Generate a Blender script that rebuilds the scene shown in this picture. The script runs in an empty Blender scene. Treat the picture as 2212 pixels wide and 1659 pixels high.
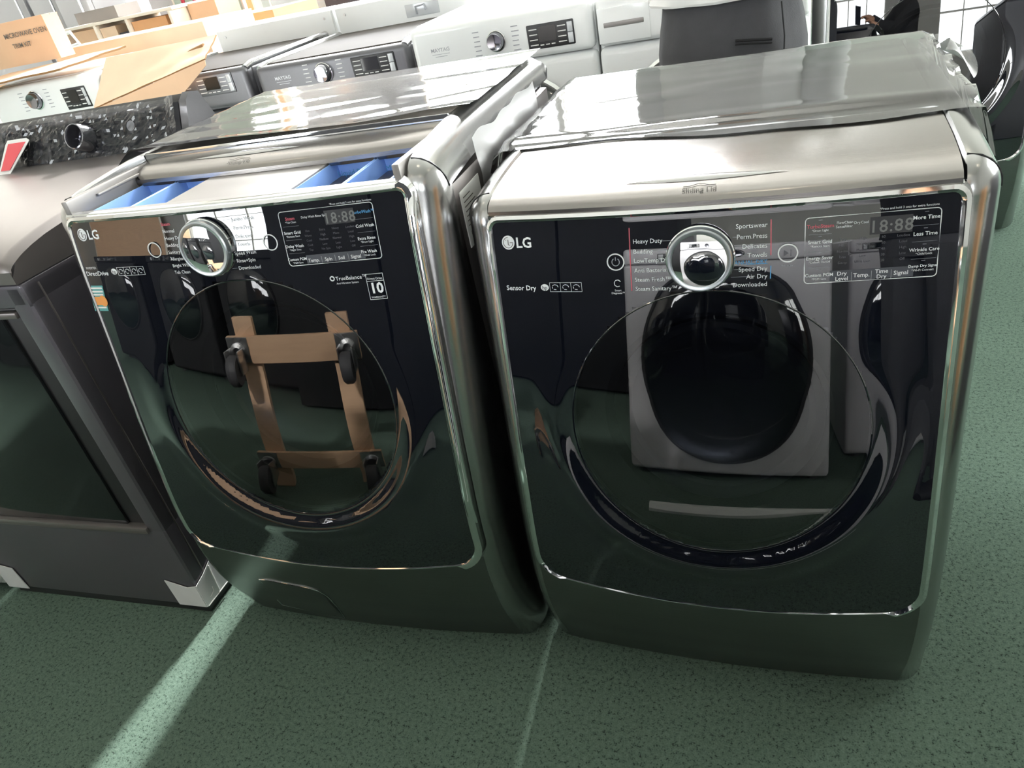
import bpy, bmesh, math, random
from mathutils import Vector, Matrix, noise
random.seed(7)
scn = bpy.context.scene
col = scn.collection
PI = math.pi

# ------------------------------------------------------------------ camera
def cam_axes(yaw, pitch, roll):
    cy, sy, cp, sp = math.cos(yaw), math.sin(yaw), math.cos(pitch), math.sin(pitch)
    f = Vector((-sy*cp, cy*cp, -sp)); r0 = Vector((cy, sy, 0)); u0 = r0.cross(f)
    r = math.cos(roll)*r0 + math.sin(roll)*u0
    u = -math.sin(roll)*r0 + math.cos(roll)*u0
    return r, u, f
CAM = Vector((.4839, -.9810, 1.3417))
r_, u_, f_ = cam_axes(.4221, .5487, -.2149)
cd = bpy.data.cameras.new('camera'); cam = bpy.data.objects.new('camera', cd); col.objects.link(cam)
cd.sensor_fit = 'HORIZONTAL'; cd.sensor_width = 36; cd.lens = 1590.03/2212*36; cd.clip_start = .02; cd.clip_end = 100
cam.matrix_world = Matrix(((r_.x, u_.x, -f_.x, CAM.x), (r_.y, u_.y, -f_.y, CAM.y), (r_.z, u_.z, -f_.z, CAM.z), (0, 0, 0, 1)))
scn.camera = cam

# ------------------------------------------------------------------ light, exposure
wd = bpy.data.worlds.new('world'); scn.world = wd; wd.use_nodes = True
wd.node_tree.nodes['Background'].inputs[0].default_value = (.75, .87, 1, 1)
wd.node_tree.nodes['Background'].inputs[1].default_value = 1.0
BACK_WIN, FRONT_WIN, SIDE_WIN, LAMP = 33.0, 9.0, 21.0, 15.0
sd = bpy.data.lights.new('sun', 'SUN'); sd.energy = 21.0; sd.angle = math.radians(6); sd.color = (1, .99, .96)
sun = bpy.data.objects.new('sun', sd); col.objects.link(sun); sun.location = (-1, 14, 10)
sun.rotation_euler = Vector((.02, -math.cos(math.radians(33)), -math.sin(math.radians(33)))).to_track_quat('-Z', 'Y').to_euler()
scn.view_settings.view_transform = 'Standard'; scn.view_settings.look = 'None'
scn.view_settings.exposure = 0.55; scn.view_settings.gamma = 1.0; scn.view_settings.use_curve_mapping = False
scn.cycles.max_bounces = 8; scn.cycles.transparent_max_bounces = 12; scn.cycles.diffuse_bounces = 4
scn.cycles.caustics_reflective = False; scn.cycles.caustics_refractive = False
scn.cycles.sample_clamp_indirect = 6.0; scn.cycles.use_denoising = True; scn.cycles.use_adaptive_sampling = True; scn.cycles.adaptive_threshold = .02

# ------------------------------------------------------------------ materials
MATS = {}
def srgb(h):
    h = h.lstrip('#'); v = [int(h[i:i+2], 16)/255 for i in (0, 2, 4)]
    return tuple((c/12.92 if c <= .04045 else ((c+.055)/1.055)**2.4) for c in v) + (1,)
def C3(c): return srgb(c) if isinstance(c, str) else tuple(c) + ((1,) if len(c) == 3 else ())
def mat(name, color, rough=.5, metal=0., vary=0., scale=40., bump=0., bscale=200., stretch=None, ior=1.5, coat=0., spec=.5):
    """Principled material with noise driven colour variation and fine relief"""
    m = bpy.data.materials.new(name); m.use_nodes = True; MATS[name] = m
    nt = m.node_tree; b = nt.nodes['Principled BSDF']
    b.inputs['Base Color'].default_value = C3(color); b.inputs['Roughness'].default_value = rough
    b.inputs['Metallic'].default_value = metal; b.inputs['IOR'].default_value = ior
    b.inputs['Coat Weight'].default_value = coat; b.inputs['Specular IOR Level'].default_value = spec
    tc = nt.nodes.new('ShaderNodeTexCoord'); mp = nt.nodes.new('ShaderNodeMapping')
    nt.links.new(tc.outputs['Object'], mp.inputs[0])
    if stretch: mp.inputs['Scale'].default_value = stretch
    if vary:
        n = nt.nodes.new('ShaderNodeTexNoise'); n.inputs['Scale'].default_value = scale; n.inputs['Detail'].default_value = 4
        nt.links.new(mp.outputs[0], n.inputs['Vector'])
        mx = nt.nodes.new('ShaderNodeMix'); mx.data_type = 'RGBA'
        c = C3(color); mx.inputs[6].default_value = tuple(max(0, k*(1-vary)) for k in c[:3])+(1,)
        mx.inputs[7].default_value = tuple(min(1, k*(1+vary)) for k in c[:3])+(1,)
        nt.links.new(n.outputs['Fac'], mx.inputs[0]); nt.links.new(mx.outputs[2], b.inputs['Base Color'])
    if bump:
        n2 = nt.nodes.new('ShaderNodeTexNoise'); n2.inputs['Scale'].default_value = bscale; n2.inputs['Detail'].default_value = 3
        nt.links.new(mp.outputs[0], n2.inputs['Vector'])
        bp = nt.nodes.new('ShaderNodeBump'); bp.inputs['Strength'].default_value = bump; bp.inputs['Distance'].default_value = .002
        nt.links.new(n2.outputs['Fac'], bp.inputs['Height']); nt.links.new(bp.outputs[0], b.inputs['Normal'])
    return m
def emit(name, color, strength, pane=False):
    m = bpy.data.materials.new(name); m.use_nodes = True; MATS[name] = m
    nt = m.node_tree; nt.nodes.remove(nt.nodes['Principled BSDF'])
    e = nt.nodes.new('ShaderNodeEmission'); e.inputs[0].default_value = C3(color); e.inputs[1].default_value = strength
    if pane:   # hazy glass full of daylight that also lets the sun through
        t = nt.nodes.new('ShaderNodeBsdfTransparent'); a = nt.nodes.new('ShaderNodeAddShader')
        nt.links.new(t.outputs[0], a.inputs[0]); nt.links.new(e.outputs[0], a.inputs[1]); nt.links.new(a.outputs[0], nt.nodes['Material Output'].inputs[0]); return m
    nt.links.new(e.outputs[0], nt.nodes['Material Output'].inputs[0]); return m
def tinted(name, through, under, ior=2.0, rough=.012):
    """dark panel glass: Fresnel reflection over a tinted see-through or opaque black layer"""
    m = bpy.data.materials.new(name); m.use_nodes = True; MATS[name] = m
    nt = m.node_tree; nt.nodes.remove(nt.nodes['Principled BSDF'])
    fr = nt.nodes.new('ShaderNodeFresnel'); fr.inputs[0].default_value = ior
    g = nt.nodes.new('ShaderNodeBsdfGlossy'); g.inputs['Roughness'].default_value = rough; g.inputs[0].default_value = (1, 1, 1, 1)
    if through: t = nt.nodes.new('ShaderNodeBsdfTransparent'); t.inputs[0].default_value = C3(through)
    else: t = nt.nodes.new('ShaderNodeBsdfDiffuse'); t.inputs[0].default_value = C3(under)
    mx = nt.nodes.new('ShaderNodeMixShader')
    nt.links.new(fr.outputs[0], mx.inputs[0]); nt.links.new(t.outputs[0], mx.inputs[1]); nt.links.new(g.outputs[0], mx.inputs[2])
    nt.links.new(mx.outputs[0], nt.nodes['Material Output'].inputs[0]); return m
def film_mat(name, milky=.06, rough=.06):
    m = bpy.data.materials.new(name); m.use_nodes = True; MATS[name] = m
    nt = m.node_tree; nt.nodes.remove(nt.nodes['Principled BSDF'])
    fr = nt.nodes.new('ShaderNodeFresnel'); fr.inputs[0].default_value = 1.45
    t = nt.nodes.new('ShaderNodeBsdfTransparent'); t.inputs[0].default_value = (.97, .97, .97, 1)
    d = nt.nodes.new('ShaderNodeBsdfTranslucent'); d.inputs[0].default_value = (.9, .9, .9, 1)
    d2 = nt.nodes.new('ShaderNodeBsdfDiffuse'); d2.inputs[0].default_value = (.9, .9, .9, 1)
    md = nt.nodes.new('ShaderNodeMixShader'); md.inputs[0].default_value = .5
    nt.links.new(d.outputs[0], md.inputs[1]); nt.links.new(d2.outputs[0], md.inputs[2])
    g = nt.nodes.new('ShaderNodeBsdfGlossy'); g.inputs['Roughness'].default_value = rough
    m1 = nt.nodes.new('ShaderNodeMixShader'); m1.inputs[0].default_value = milky
    nt.links.new(t.outputs[0], m1.inputs[1]); nt.links.new(md.outputs[0], m1.inputs[2])
    m2 = nt.nodes.new('ShaderNodeMixShader')
    nt.links.new(fr.outputs[0], m2.inputs[0]); nt.links.new(m1.outputs[0], m2.inputs[1]); nt.links.new(g.outputs[0], m2.inputs[2])
    nt.links.new(m2.outputs[0], nt.nodes['Material Output'].inputs[0]); return m
def carpet_mat():
    m = bpy.data.materials.new('carpet'); m.use_nodes = True; MATS['carpet'] = m
    nt = m.node_tree; b = nt.nodes['Principled BSDF']; b.inputs['Roughness'].default_value = .95; b.inputs['Specular IOR Level'].default_value = .1
    tc = nt.nodes.new('ShaderNodeTexCoord')
    def nz(s, d): 
        n = nt.nodes.new('ShaderNodeTexNoise'); n.inputs['Scale'].default_value = s; n.inputs['Detail'].default_value = d
        nt.links.new(tc.outputs['Object'], n.inputs['Vector']); return n
    big, fine, mid = nz(2.2, 3), nz(330, 3), nz(120, 4)
    r1 = nt.nodes.new('ShaderNodeValToRGB'); e = r1.color_ramp.elements
    e[0].position = .38; e[0].color = srgb('#333f38'); e[1].position = .63; e[1].color = srgb('#6d8175')
    x = e.new(.44); x.color = srgb('#596d61')
    mixn = nt.nodes.new('ShaderNodeMath'); mixn.operation = 'MULTIPLY_ADD'; mixn.inputs[1].default_value = .5
    h = nt.nodes.new('ShaderNodeMath'); h.operation = 'MULTIPLY'; h.inputs[1].default_value = .5
    nt.links.new(mid.outputs['Fac'], h.inputs[0]); nt.links.new(fine.outputs['Fac'], mixn.inputs[0]); nt.links.new(h.outputs[0], mixn.inputs[2])
    nt.links.new(mixn.outputs[0], r1.inputs[0])
    mx = nt.nodes.new('ShaderNodeMix'); mx.data_type = 'RGBA'; mx.blend_type = 'MULTIPLY'; mx.inputs[0].default_value = .35
    r2 = nt.nodes.new('ShaderNodeValToRGB'); r2.color_ramp.elements[0].position = .3; r2.color_ramp.elements[0].color = (.62, .62, .62, 1); r2.color_ramp.elements[1].position = .7
    nt.links.new(big.outputs['Fac'], r2.inputs[0]); nt.links.new(r1.outputs[0], mx.inputs[6]); nt.links.new(r2.outputs[0], mx.inputs[7])
    nt.links.new(mx.outputs[2], b.inputs['Base Color'])
    bp = nt.nodes.new('ShaderNodeBump'); bp.inputs['Strength'].default_value = .5; bp.inputs['Distance'].default_value = .004
    nt.links.new(mixn.outputs[0], bp.inputs['Height']); nt.links.new(bp.outputs[0], b.inputs['Normal']); return m
carpet_mat()
BR = (4, 4, 260)   # brushing runs along x and y
mat('steel', (.23, .23, .23), .30, 1., .10, 6., .05, 6., (2, 2, 180))
mat('steel_top', (.34, .322, .31), .24, 1., .08, 5., .04, 5., (3, 160, 160))
mat('column_steel', (.43, .43, .43), .20, 1., .06, 5., .03, 5., (160, 160, 3))
mat('satin', (.50, .54, .56), .28, .9)
mat('chrome', (.86, .87, .88), .05, 1.)
mat('mirror', (.92, .92, .93), .015, 1.)
mat('side_grey', (.20, .185, .18), .34, .8, .05, 8.)
tinted('panel_glass', None, (.004, .005, .009))
tinted('window_glass', (.22, .23, .25), None)
mat('drum_metal', (.30, .30, .32), .3, .9, .1, 20)
mat('gasket', (.10, .10, .11), .45, 0, .1, 10)
mat('print_white', (.80, .82, .84), .5); mat('print_grey', (.36, .37, .40), .5); mat('print_dim', (.10, .10, .115), .5)
mat('print_red', (.62, .10, .14), .5); mat('print_blue', (.08, .32, .62), .5); mat('print_dark', (.12, .11, .10), .5)
mat('display_dark', (.022, .022, .026), .35); mat('segment', (.16, .165, .16), .4); mat('touch_strip', (.06, .065, .08), .4)
mat('blue_plastic', (.30, .50, 1.0), .35, 0, .05, 10)
mat('tray_plastic', (.27, .255, .245), .4, .3, .05, 10)
mat('grey_paint', (.15, .142, .162), .30, .55, .05, 300., .02, 600.)
mat('grey_top', (.20, .182, .178), .32, .55, .12, 5., .05, 7.)
mat('console_black', (.018, .019, .026), .10, 0, .1, 10)
mat('door_dark', (.010, .012, .013), .06, 0, ior=1.6)
mat('black_plastic', (.02, .02, .022), .4)
mat('white_enamel', (.90, .915, .91), .22, 0, .015, 6, coat=.3)
mat('white_plastic', (.88, .89, .88), .45, 0, .02, 6)
mat('tape_white', (.70, .71, .72), .45, 0, .05, 30, .1, 60)
mat('mid_grey', (.60, .585, .61), .35, 0, .02, 5)
mat('graphite', (.15, .15, .16), .38, .5, .06, 200)
mat('graphite_top', (.062, .054, .048), .65, 0, .1, 6, spec=.08)
mat('cardboard', srgb('#d8b494'), .85, 0, .10, 7, .15, 60); mat('cardboard_light', srgb('#e6c9ad'), .85, 0, .08, 7, .15, 60)
mat('cardboard_orange', srgb('#dba678'), .85, 0, .10, 7, .15, 60); mat('cardboard_edge', srgb('#8f6b47'), .9, 0, .2, 80)
mat('wood', srgb('#e0b896'), .6, 0, .18, 8, .1, 30, (1, 1, 8)); mat('rubber', (.06, .06, .065), .6, 0, .1, 20); mat('zinc', (.6, .6, .6), .3, 1.)
mat('trousers', (.075, .075, .082), .9, 0, .15, 30, .25, 350); mat('shirt_white', (.80, .80, .79), .9, 0, .05, 20); mat('jacket', (.012, .012, .014), .85, 0, .1, 20)
mat('skin', srgb('#b98a6c'), .55, 0, .06, 20); mat('hair', (.02, .014, .012), .5, 0, .2, 60, .3, 120); mat('eye_white', (.8, .8, .8), .3); mat('phone_case', (.02, .02, .02), .3)
mat('wall_paint', srgb('#b4b3ae'), .9, 0, .05, 1.5); mat('wall_beige', srgb('#c2bdb4'), .9, 0, .05, 1.5); mat('ceiling_paint', srgb('#c4c2bc'), .9, 0, .04, 1.)
mat('mullion', srgb('#d9d6cc'), .5, 0, .03, 5); mat('fridge_grey', srgb('#b9b9be'), .3, .4, .03, 3); mat('fridge_seam', (.10, .10, .11), .5); mat('grey_board', srgb('#918a86'), .7, 0, .08, 4)
mat('red_paint', srgb('#c0203a'), .35, 0, .06, 10); mat('white_shelf', srgb('#e6dccf'), .6, 0, .03, 5); mat('green_glass', srgb('#bccabb'), .15, 0, .1, 2); mat('blue_item', srgb('#3f6fc0'), .5); mat('navy', srgb('#1c2333'), .5, 0, .1, 5)
mat('sticker_red', (.72, .08, .10), .4); mat('sticker_teal', (.10, .36, .36), .4); mat('sticker_orange', (.80, .32, .07), .4); mat('sticker_white', (.78, .78, .76), .45)
mat('clip_clear', (.62, .64, .66), .15, 0, coat=.5); mat('knob_clear', (.30, .30, .33), .08, .9)
film_mat('film', .09, .05); film_mat('console_wrap', .03, .02); film_mat('film_milky', .22, .35); film_mat('dryer_wrap', .17, .05)
emit('back_daylight', (.97, .985, 1), BACK_WIN/2, True); emit('front_daylight', (.93, .98, 1), FRONT_WIN/2, True); emit('side_daylight', (.97, 1, .97), SIDE_WIN/2, True); emit('lamp_glow', (1, .86, .66), LAMP)
M = MATS

# ------------------------------------------------------------------ mesh helpers
class MB:
    """collects shapes and links them as ONE mesh object"""
    def __init__(s): s.v = []; s.f = []; s.m = []; s.sm = []
    def add(s, v, f, mi=0, smooth=False):
        o = len(s.v); s.v += [tuple(p) for p in v]
        for q in f: s.f.append(tuple(i+o for i in q)); s.m.append(mi); s.sm.append(smooth)
        return s
    def grid(s, fn, nu, nv, mi=0, smooth=True, closed=False, flip=False, mfn=None):
        v = [fn(i/nu, j/nv) for j in range(nv+1) for i in range(nu+(0 if closed else 1))]
        w = nu if closed else nu+1; f = []; mm = []
        for j in range(nv):
            for i in range(nu):
                a = j*w+i; b = j*w+(i+1) % w; q = (a, b, b+w, a+w)
                f.append(q[::-1] if flip else q); mm.append(mfn((i+.5)/nu, (j+.5)/nv) if mfn else mi)
        o = len(s.v); s.v += [tuple(p) for p in v]
        for q, k in zip(f, mm): s.f.append(tuple(i+o for i in q)); s.m.append(k); s.sm.append(smooth)
        return s
    def box(s, x0, x1, y0, y1, z0, z1, mi=0, bev=0., seg=2, smooth=True):
        bm = bmesh.new(); bmesh.ops.create_cube(bm, size=1)
        for v in bm.verts: v.co = Vector(((x0+x1)/2+v.co.x*(x1-x0), (y0+y1)/2+v.co.y*(y1-y0), (z0+z1)/2+v.co.z*(z1-z0)))
        if bev: bmesh.ops.bevel(bm, geom=bm.edges[:], offset=bev, segments=seg, profile=.6, affect='EDGES')
        bm.verts.index_update(); s.add([v.co for v in bm.verts], [[v.index for v in f.verts] for f in bm.faces], mi, bool(bev) and smooth); bm.free(); return s
    def obox(s, c, ax, ay, az, hx, hy, hz, mi=0, bev=0.):
        t = MB().box(-hx, hx, -hy, hy, -hz, hz, 0, bev)
        c = Vector(c); ax, ay, az = Vector(ax), Vector(ay), Vector(az)
        return s.add([c+ax*p[0]+ay*p[1]+az*p[2] for p in t.v], t.f, mi, bool(bev))
    def lathe(s, prof, c, axis=(0, -1, 0), n=48, mi=0, sx=1., sz=1., smooth=True):
        """prof: (radius, height along axis)"""
        a = Vector(axis).normalized(); t = a.orthogonal().normalized(); b = a.cross(t); c = Vector(c)
        if abs(a.y) > .9: t = Vector((1, 0, 0)); t = (t-a*t.dot(a)).normalized(); b = a.cross(t)
        return s.grid(lambda u, v: (lambda r, h: c+a*h+t*r*math.cos(2*PI*u)*sx+b*r*math.sin(2*PI*u)*sz)(*prof[round(v*(len(prof)-1))]), n, len(prof)-1, mi, smooth, closed=True)
    def tube(s, path, r, n=8, mi=0, caps=True, rfn=None):
        P = [Vector(p) for p in path]; rings = []; up = None
        for i, p in enumerate(P):
            d = (P[min(i+1, len(P)-1)]-P[max(i-1, 0)]).normalized()
            if up is None: up = d.orthogonal().normalized()
            up = (up-d*up.dot(d)).normalized(); b = d.cross(up); rr = rfn(i/(len(P)-1)) if rfn else r
            rings.append([p+up*rr*math.cos(2*PI*k/n)+b*rr*math.sin(2*PI*k/n) for k in range(n)])
        v = [q for R in rings for q in R]; f = [(i*n+k, i*n+(k+1) % n, (i+1)*n+(k+1) % n, (i+1)*n+k) for i in range(len(P)-1) for k in range(n)]
        if caps: f += [tuple(range(n))[::-1], tuple((len(P)-1)*n+k for k in range(n))]
        return s.add(v, f, mi, True)
    def loft(s, rings, mi=0, caps=True, smooth=True):
        n = len(rings[0]); v = [q for R in rings for q in R]
        f = [(i*n+k, i*n+(k+1) % n, (i+1)*n+(k+1) % n, (i+1)*n+k) for i in range(len(rings)-1) for k in range(n)]
        if caps: f += [tuple(range(n))[::-1], tuple((len(rings)-1)*n+k for k in range(n))]
        return s.add(v, f, mi, smooth)
    def prism(s, pts, d, mi=0, smooth=False):
        """closed polygon extruded by vector d"""
        n = len(pts); d = Vector(d); v = [Vector(p) for p in pts]+[Vector(p)+d for p in pts]
        f = [tuple(range(n))[::-1], tuple(range(n, 2*n))]+[(i, (i+1) % n, (i+1) % n+n, i+n) for i in range(n)]
        return s.add(v, f, mi, smooth)
    def text(s, txt, size, fn, align='LEFT', mi=0, bold=0., space=1.):
        """flat lettering: fn maps (right, up) in metres to a point"""
        cu = bpy.data.curves.new('t', 'FONT'); cu.body = txt; cu.size = size; cu.align_x = align; cu.resolution_u = 2; cu.offset = bold*size; cu.space_character = space
        ob = bpy.data.objects.new('t', cu); me = ob.to_mesh()
        v = [fn(p.co.x, p.co.y) for p in me.vertices]; f = [tuple(q.vertices) for q in me.polygons]
        ob.to_mesh_clear(); bpy.data.objects.remove(ob); bpy.data.curves.remove(cu)
        return s.add(v, f, mi)
    def build(s, name, mats, parent=None, kind=None, recalc=False, sharp=35):
        me = bpy.data.meshes.new(name); me.from_pydata(s.v, [], s.f)
        if not isinstance(mats, (list, tuple)): mats = [mats]
        for k in mats: me.materials.append(M[k])
        me.polygons.foreach_set('material_index', s.m); me.polygons.foreach_set('use_smooth', s.sm)
        if recalc:
            bm = bmesh.new(); bm.from_mesh(me); bmesh.ops.recalc_face_normals(bm, faces=bm.faces[:]); bm.to_mesh(me); bm.free()
        me.update()
        if sharp:
            try: me.set_sharp_from_angle(angle=math.radians(sharp))
            except Exception: pass
        o = bpy.data.objects.new(name, me); col.objects.link(o)
        if parent: o.parent = parent
        if kind: o['kind'] = kind
        return o
def tag(o, label, cat, group=None, kind=None):
    if label: o['label'] = label
    if cat: o['category'] = cat
    if group: o['group'] = group
    if kind: o['kind'] = kind
    return o
def thing(name, label, cat, loc=(0, 0, 0), rz=0., group=None, scale=(1, 1, 1)):
    o = bpy.data.objects.new(name, None); col.objects.link(o); o.location = loc; o.rotation_euler.z = rz; o.scale = scale
    o.empty_display_size = .1
    return tag(o, label, cat, group)
def part(name, mats, parent, fn, **kw):
    b = MB(); fn(b); return b.build(name, mats, parent, **kw)
def copy_tree(o, parent=None):
    c = o.copy(); col.objects.link(c); c.parent = parent
    for ch in list(o.children): copy_tree(ch, c)
    return c
def rrect(cx, cz, w, h, r, n=5):
    p = []
    for k, (sx, sz) in enumerate(((1, 1), (-1, 1), (-1, -1), (1, -1))):
        for i in range(n+1):
            a = PI/2*k+PI/2*i/n; p.append((cx+sx*(w/2-r)+r*math.cos(a), cz+sz*(h/2-r)+r*math.sin(a)))
    return p
def sstep(t): t = min(1, max(0, t)); return t*t*(3-2*t)
def lerp(a, b, t): return a+(b-a)*t
def pchip(pts):
    xs = [p[0] for p in pts]; ys = [p[1] for p in pts]; n = len(xs)
    h = [xs[i+1]-xs[i] for i in range(n-1)]; d = [(ys[i+1]-ys[i])/h[i] for i in range(n-1)]
    m = [d[0]]+[(2/(1/d[i-1]+1/d[i]) if d[i-1]*d[i] > 0 else 0) for i in range(1, n-1)]+[d[-1]]
    def f(x):
        i = 0
        while i < n-2 and x > xs[i+1]: i += 1
        t = (x-xs[i])/h[i]
        return ys[i]*(1+2*t)*(1-t)**2+h[i]*m[i]*t*(1-t)**2+ys[i+1]*t*t*(3-2*t)+h[i]*m[i+1]*t*t*(t-1)
    return f
def nz(x, y, z=0., s=1.): return noise.noise(Vector((x*s, y*s, z*s)))

# ------------------------------------------------------------------ the room
RX0, RX1, RY0, RY1, RZ = -9.5, 7.0, -6.5, 9.0, 7.0
part('floor', 'carpet', None, lambda b: b.box(RX0, RX1, RY0, RY1, -.05, 0), kind='structure')
part('ceiling', 'ceiling_paint', None, lambda b: b.box(RX0, RX1, RY0, RY1, RZ, RZ+.1), kind='structure')
part('wall_left', 'wall_beige', None, lambda b: b.box(RX0-.15, RX0, RY0, RY1, 0, RZ), kind='structure')
def wall_with_windows(name, y0, y1, wins):
    """wins: (x0, x1, z0, z1) sorted by x"""
    b = MB(); x = RX0
    for a, c, z0, z1 in wins:
        b.box(x, a, y0, y1, 0, RZ); b.box(a, c, y0, y1, 0, z0); b.box(a, c, y0, y1, z1, RZ); x = c
    b.box(x, RX1, y0, y1, 0, RZ); return b.build(name, 'wall_paint', None, kind='structure')
wn = [0]
def window(x0, x1, z0, z1, y, inward, glow, nx, nzr):
    wn[0] += 1
    o = bpy.data.objects.new('window_%d' % wn[0], None); col.objects.link(o); o['kind'] = 'structure'; o.location = ((x0+x1)/2, y, z0)
    X = lambda u: lerp(x0, x1, u)-(x0+x1)/2; Z = lambda v: lerp(0, z1-z0, v)
    fr = MB(); t = .03
    fr.box(X(0), X(1), -.03, .03, 0, t*1.4); fr.box(X(0), X(1), -.03, .03, z1-z0-t*1.4, z1-z0)
    for i in range(nx+1): c = lerp(X(0)+t/2, X(1)-t/2, i/nx); fr.box(c-t/2, c+t/2, -.028, .028, 0, z1-z0)
    for j in range(1, nzr): fr.box(X(0), X(1), -.025, .025, Z(j/nzr)-t/2, Z(j/nzr)+t/2)
    fr.build('window_frame', 'mullion', o)
    for i in range(nx):
        for j in range(nzr):
            part('pane', glow, o, lambda b: b.box(X(i/nx), X((i+1)/nx), -.004, .004, Z(j/nzr), Z((j+1)/nzr)))
    return o
bw = [(-7.4, -5.0, 2.2, 4.5), (-4.9, -2.5, 2.2, 4.5), (-2.4, .9, 2.2, 4.5)]
cw = [(-7.4, -2.5), (-2.4, -.42)]  # unseen high strip, shaped to aim the sun streak and weaken the second one
def back_wall(b):
    y0, y1 = RY1, RY1+.2; b.box(RX0, bw[0][0], y0, y1, 0, RZ); b.box(bw[-1][1], RX1, y0, y1, 0, RZ); x0, x1 = bw[0][0], bw[-1][1]
    b.box(x0, x1, y0, y1, 0, 2.2); b.box(x0, x1, y0, y1, 4.5, 6.0); b.box(x0, x1, y0, y1, 6.8, RZ)  # wall band between the window strips added to keep sun off the graphite tops
    b.box(-5.0, -4.9, y0, y1, 2.2, 4.5); b.box(-2.5, -2.4, y0, y1, 2.2, 4.5); b.box(-2.5, -2.4, y0, y1, 6.0, 6.8); b.box(-.42, x1, y0, y1, 6.0, 6.8)
part('wall_back', 'wall_paint', None, back_wall, kind='structure')
for a, c in cw: window(a, c, 6.0, 6.8, RY1+.1, -1, 'back_daylight', 4, 1)
for a, c, z0, z1 in bw: window(a, c, z0, z1, RY1+.1, -1, 'back_daylight', 2, 3)
fw = [(-6.2, -3.9, .7, 3.2), (-.7, .9, 1.9, 3.6), (2.4, 4.4, 1.6, 3.2)]
wall_with_windows('wall_front', RY0-.2, RY0, fw)
for a, c, z0, z1 in fw: window(a, c, z0, z1, RY0-.1, 1, 'front_daylight', 3, 3)
sw = [(2.2, 4.2), (4.6, 6.6)]  # unseen windows, added to light the floor right of the dryer
def side_wall(b):
    y = RY0
    for a, c in sw: b.box(RX1, RX1+.2, y, a, 0, RZ); b.box(RX1, RX1+.2, a, c, 0, 1.0); b.box(RX1, RX1+.2, a, c, 4.0, RZ); y = c
    b.box(RX1, RX1+.2, y, RY1, 0, RZ)
part('wall_right', 'wall_paint', None, side_wall, kind='structure')
for a, c in sw:
    o = window(a, c, 1.0, 4.0, 0, 1, 'side_daylight', 2, 3); o.rotation_euler.z = -PI/2; o.location = (RX1+.1, (a+c)/2, 1.0)

# ------------------------------------------------------------------ the glass fronted laundry machines
W, H, D = .737, 1.014, .775
yp = pchip([(0, .005), (.06, -.02), (.13, -.048), (.2, -.066), (.28, -.075), (.36, -.075), (.5, -.061), (.69, -.031), (.84, -.006), (.90, .0045), (.97, .020), (1.05, .03)])
def F(x, z): return yp(z)+.018*((x-W/2)/.34)**2
CR, YS = .046, .085
GX, GHW, GZT = .3705, .3150, .966
DX, DZ, R1, R2 = .378, .635, .225, .296
def gzb(x): return .277+.026*((x-GX)/GHW)**2
def bulge(x, z):
    """rounded lip around the round door window, strongest at the bottom"""
    r = math.hypot(x-DX, z-DZ)
    if r < R1 or r > R2: return 0.
    a = .002+.009*sstep((DZ+.02-z)/.22)
    if z > DZ: a *= 1-sstep((z-DZ)/.12)
    return a*math.sin(PI*((r-R1)/(R2-R1))**.9)**1.4
def G(x, z, off=0.): return Vector((x, F(x, z)-.010-bulge(x, z)-off, z))
def on_glass(x, z, off=.0007): return lambda r, u: G(x+r, z+u, off)
def glass_uv(u, v):
    w = 1-(1-v)**1; r = .045
    z0 = lerp(.277, GZT, v); k = min(1, (z0-.277)/r)
    hw = GHW-r+r*math.sqrt(max(0, 1-(1-k)**2)) if k < 1 else GHW
    rt = .012; kt = (GZT-z0)/rt
    if kt < 1: hw = GHW-rt+rt*math.sqrt(max(0, 1-(1-kt)**2))
    x = GX+(2*u-1)*hw; zb = gzb(x); z = lerp(zb, GZT, v); return x, z
VROW = [0, .002, .006, .012, .02, .03, .042, .055, .066]+[.066+(.984-.066)*i/84 for i in range(1, 85)]+[.988, .992, .996, .999, 1.]
def outline(n=90):
    """closed glass outline, counter clockwise seen from the front, with a tag for the side"""
    P = []
    for i in range(n+1): P.append((*glass_uv(i/n, 0), 'b'))
    for v in VROW[1:-1]: P.append((*glass_uv(1, v), 'r'))
    for i in range(n+1): P.append((*glass_uv(1-i/n, 1), 't'))
    for v in VROW[::-1][1:-1]: P.append((*glass_uv(0, v), 'l'))
    return P
def rail_path():
    P = []
    for i in range(40): z = lerp(.006, .945, i/39); P.append(Vector((0, F(CR, z), z)))
    y0, z0 = P[-1].y, P[-1].z
    for a in range(1, 9): t = PI/2*a/9; P.append(Vector((0, y0+.040*(1-math.cos(t)), z0+.054*math.sin(t))))
    for y, z in ((.085, 1.002), (.12, 1.0055), (.18, 1.010), (.25, 1.0138), (.35, 1.0145), (.5, 1.0145), (.65, 1.0145), (D-.03, 1.0145), (D-.012, 1.012), (D-.003, 1.004), (D, .99)): P.append(Vector((0, y, z)))
    return P
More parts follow.
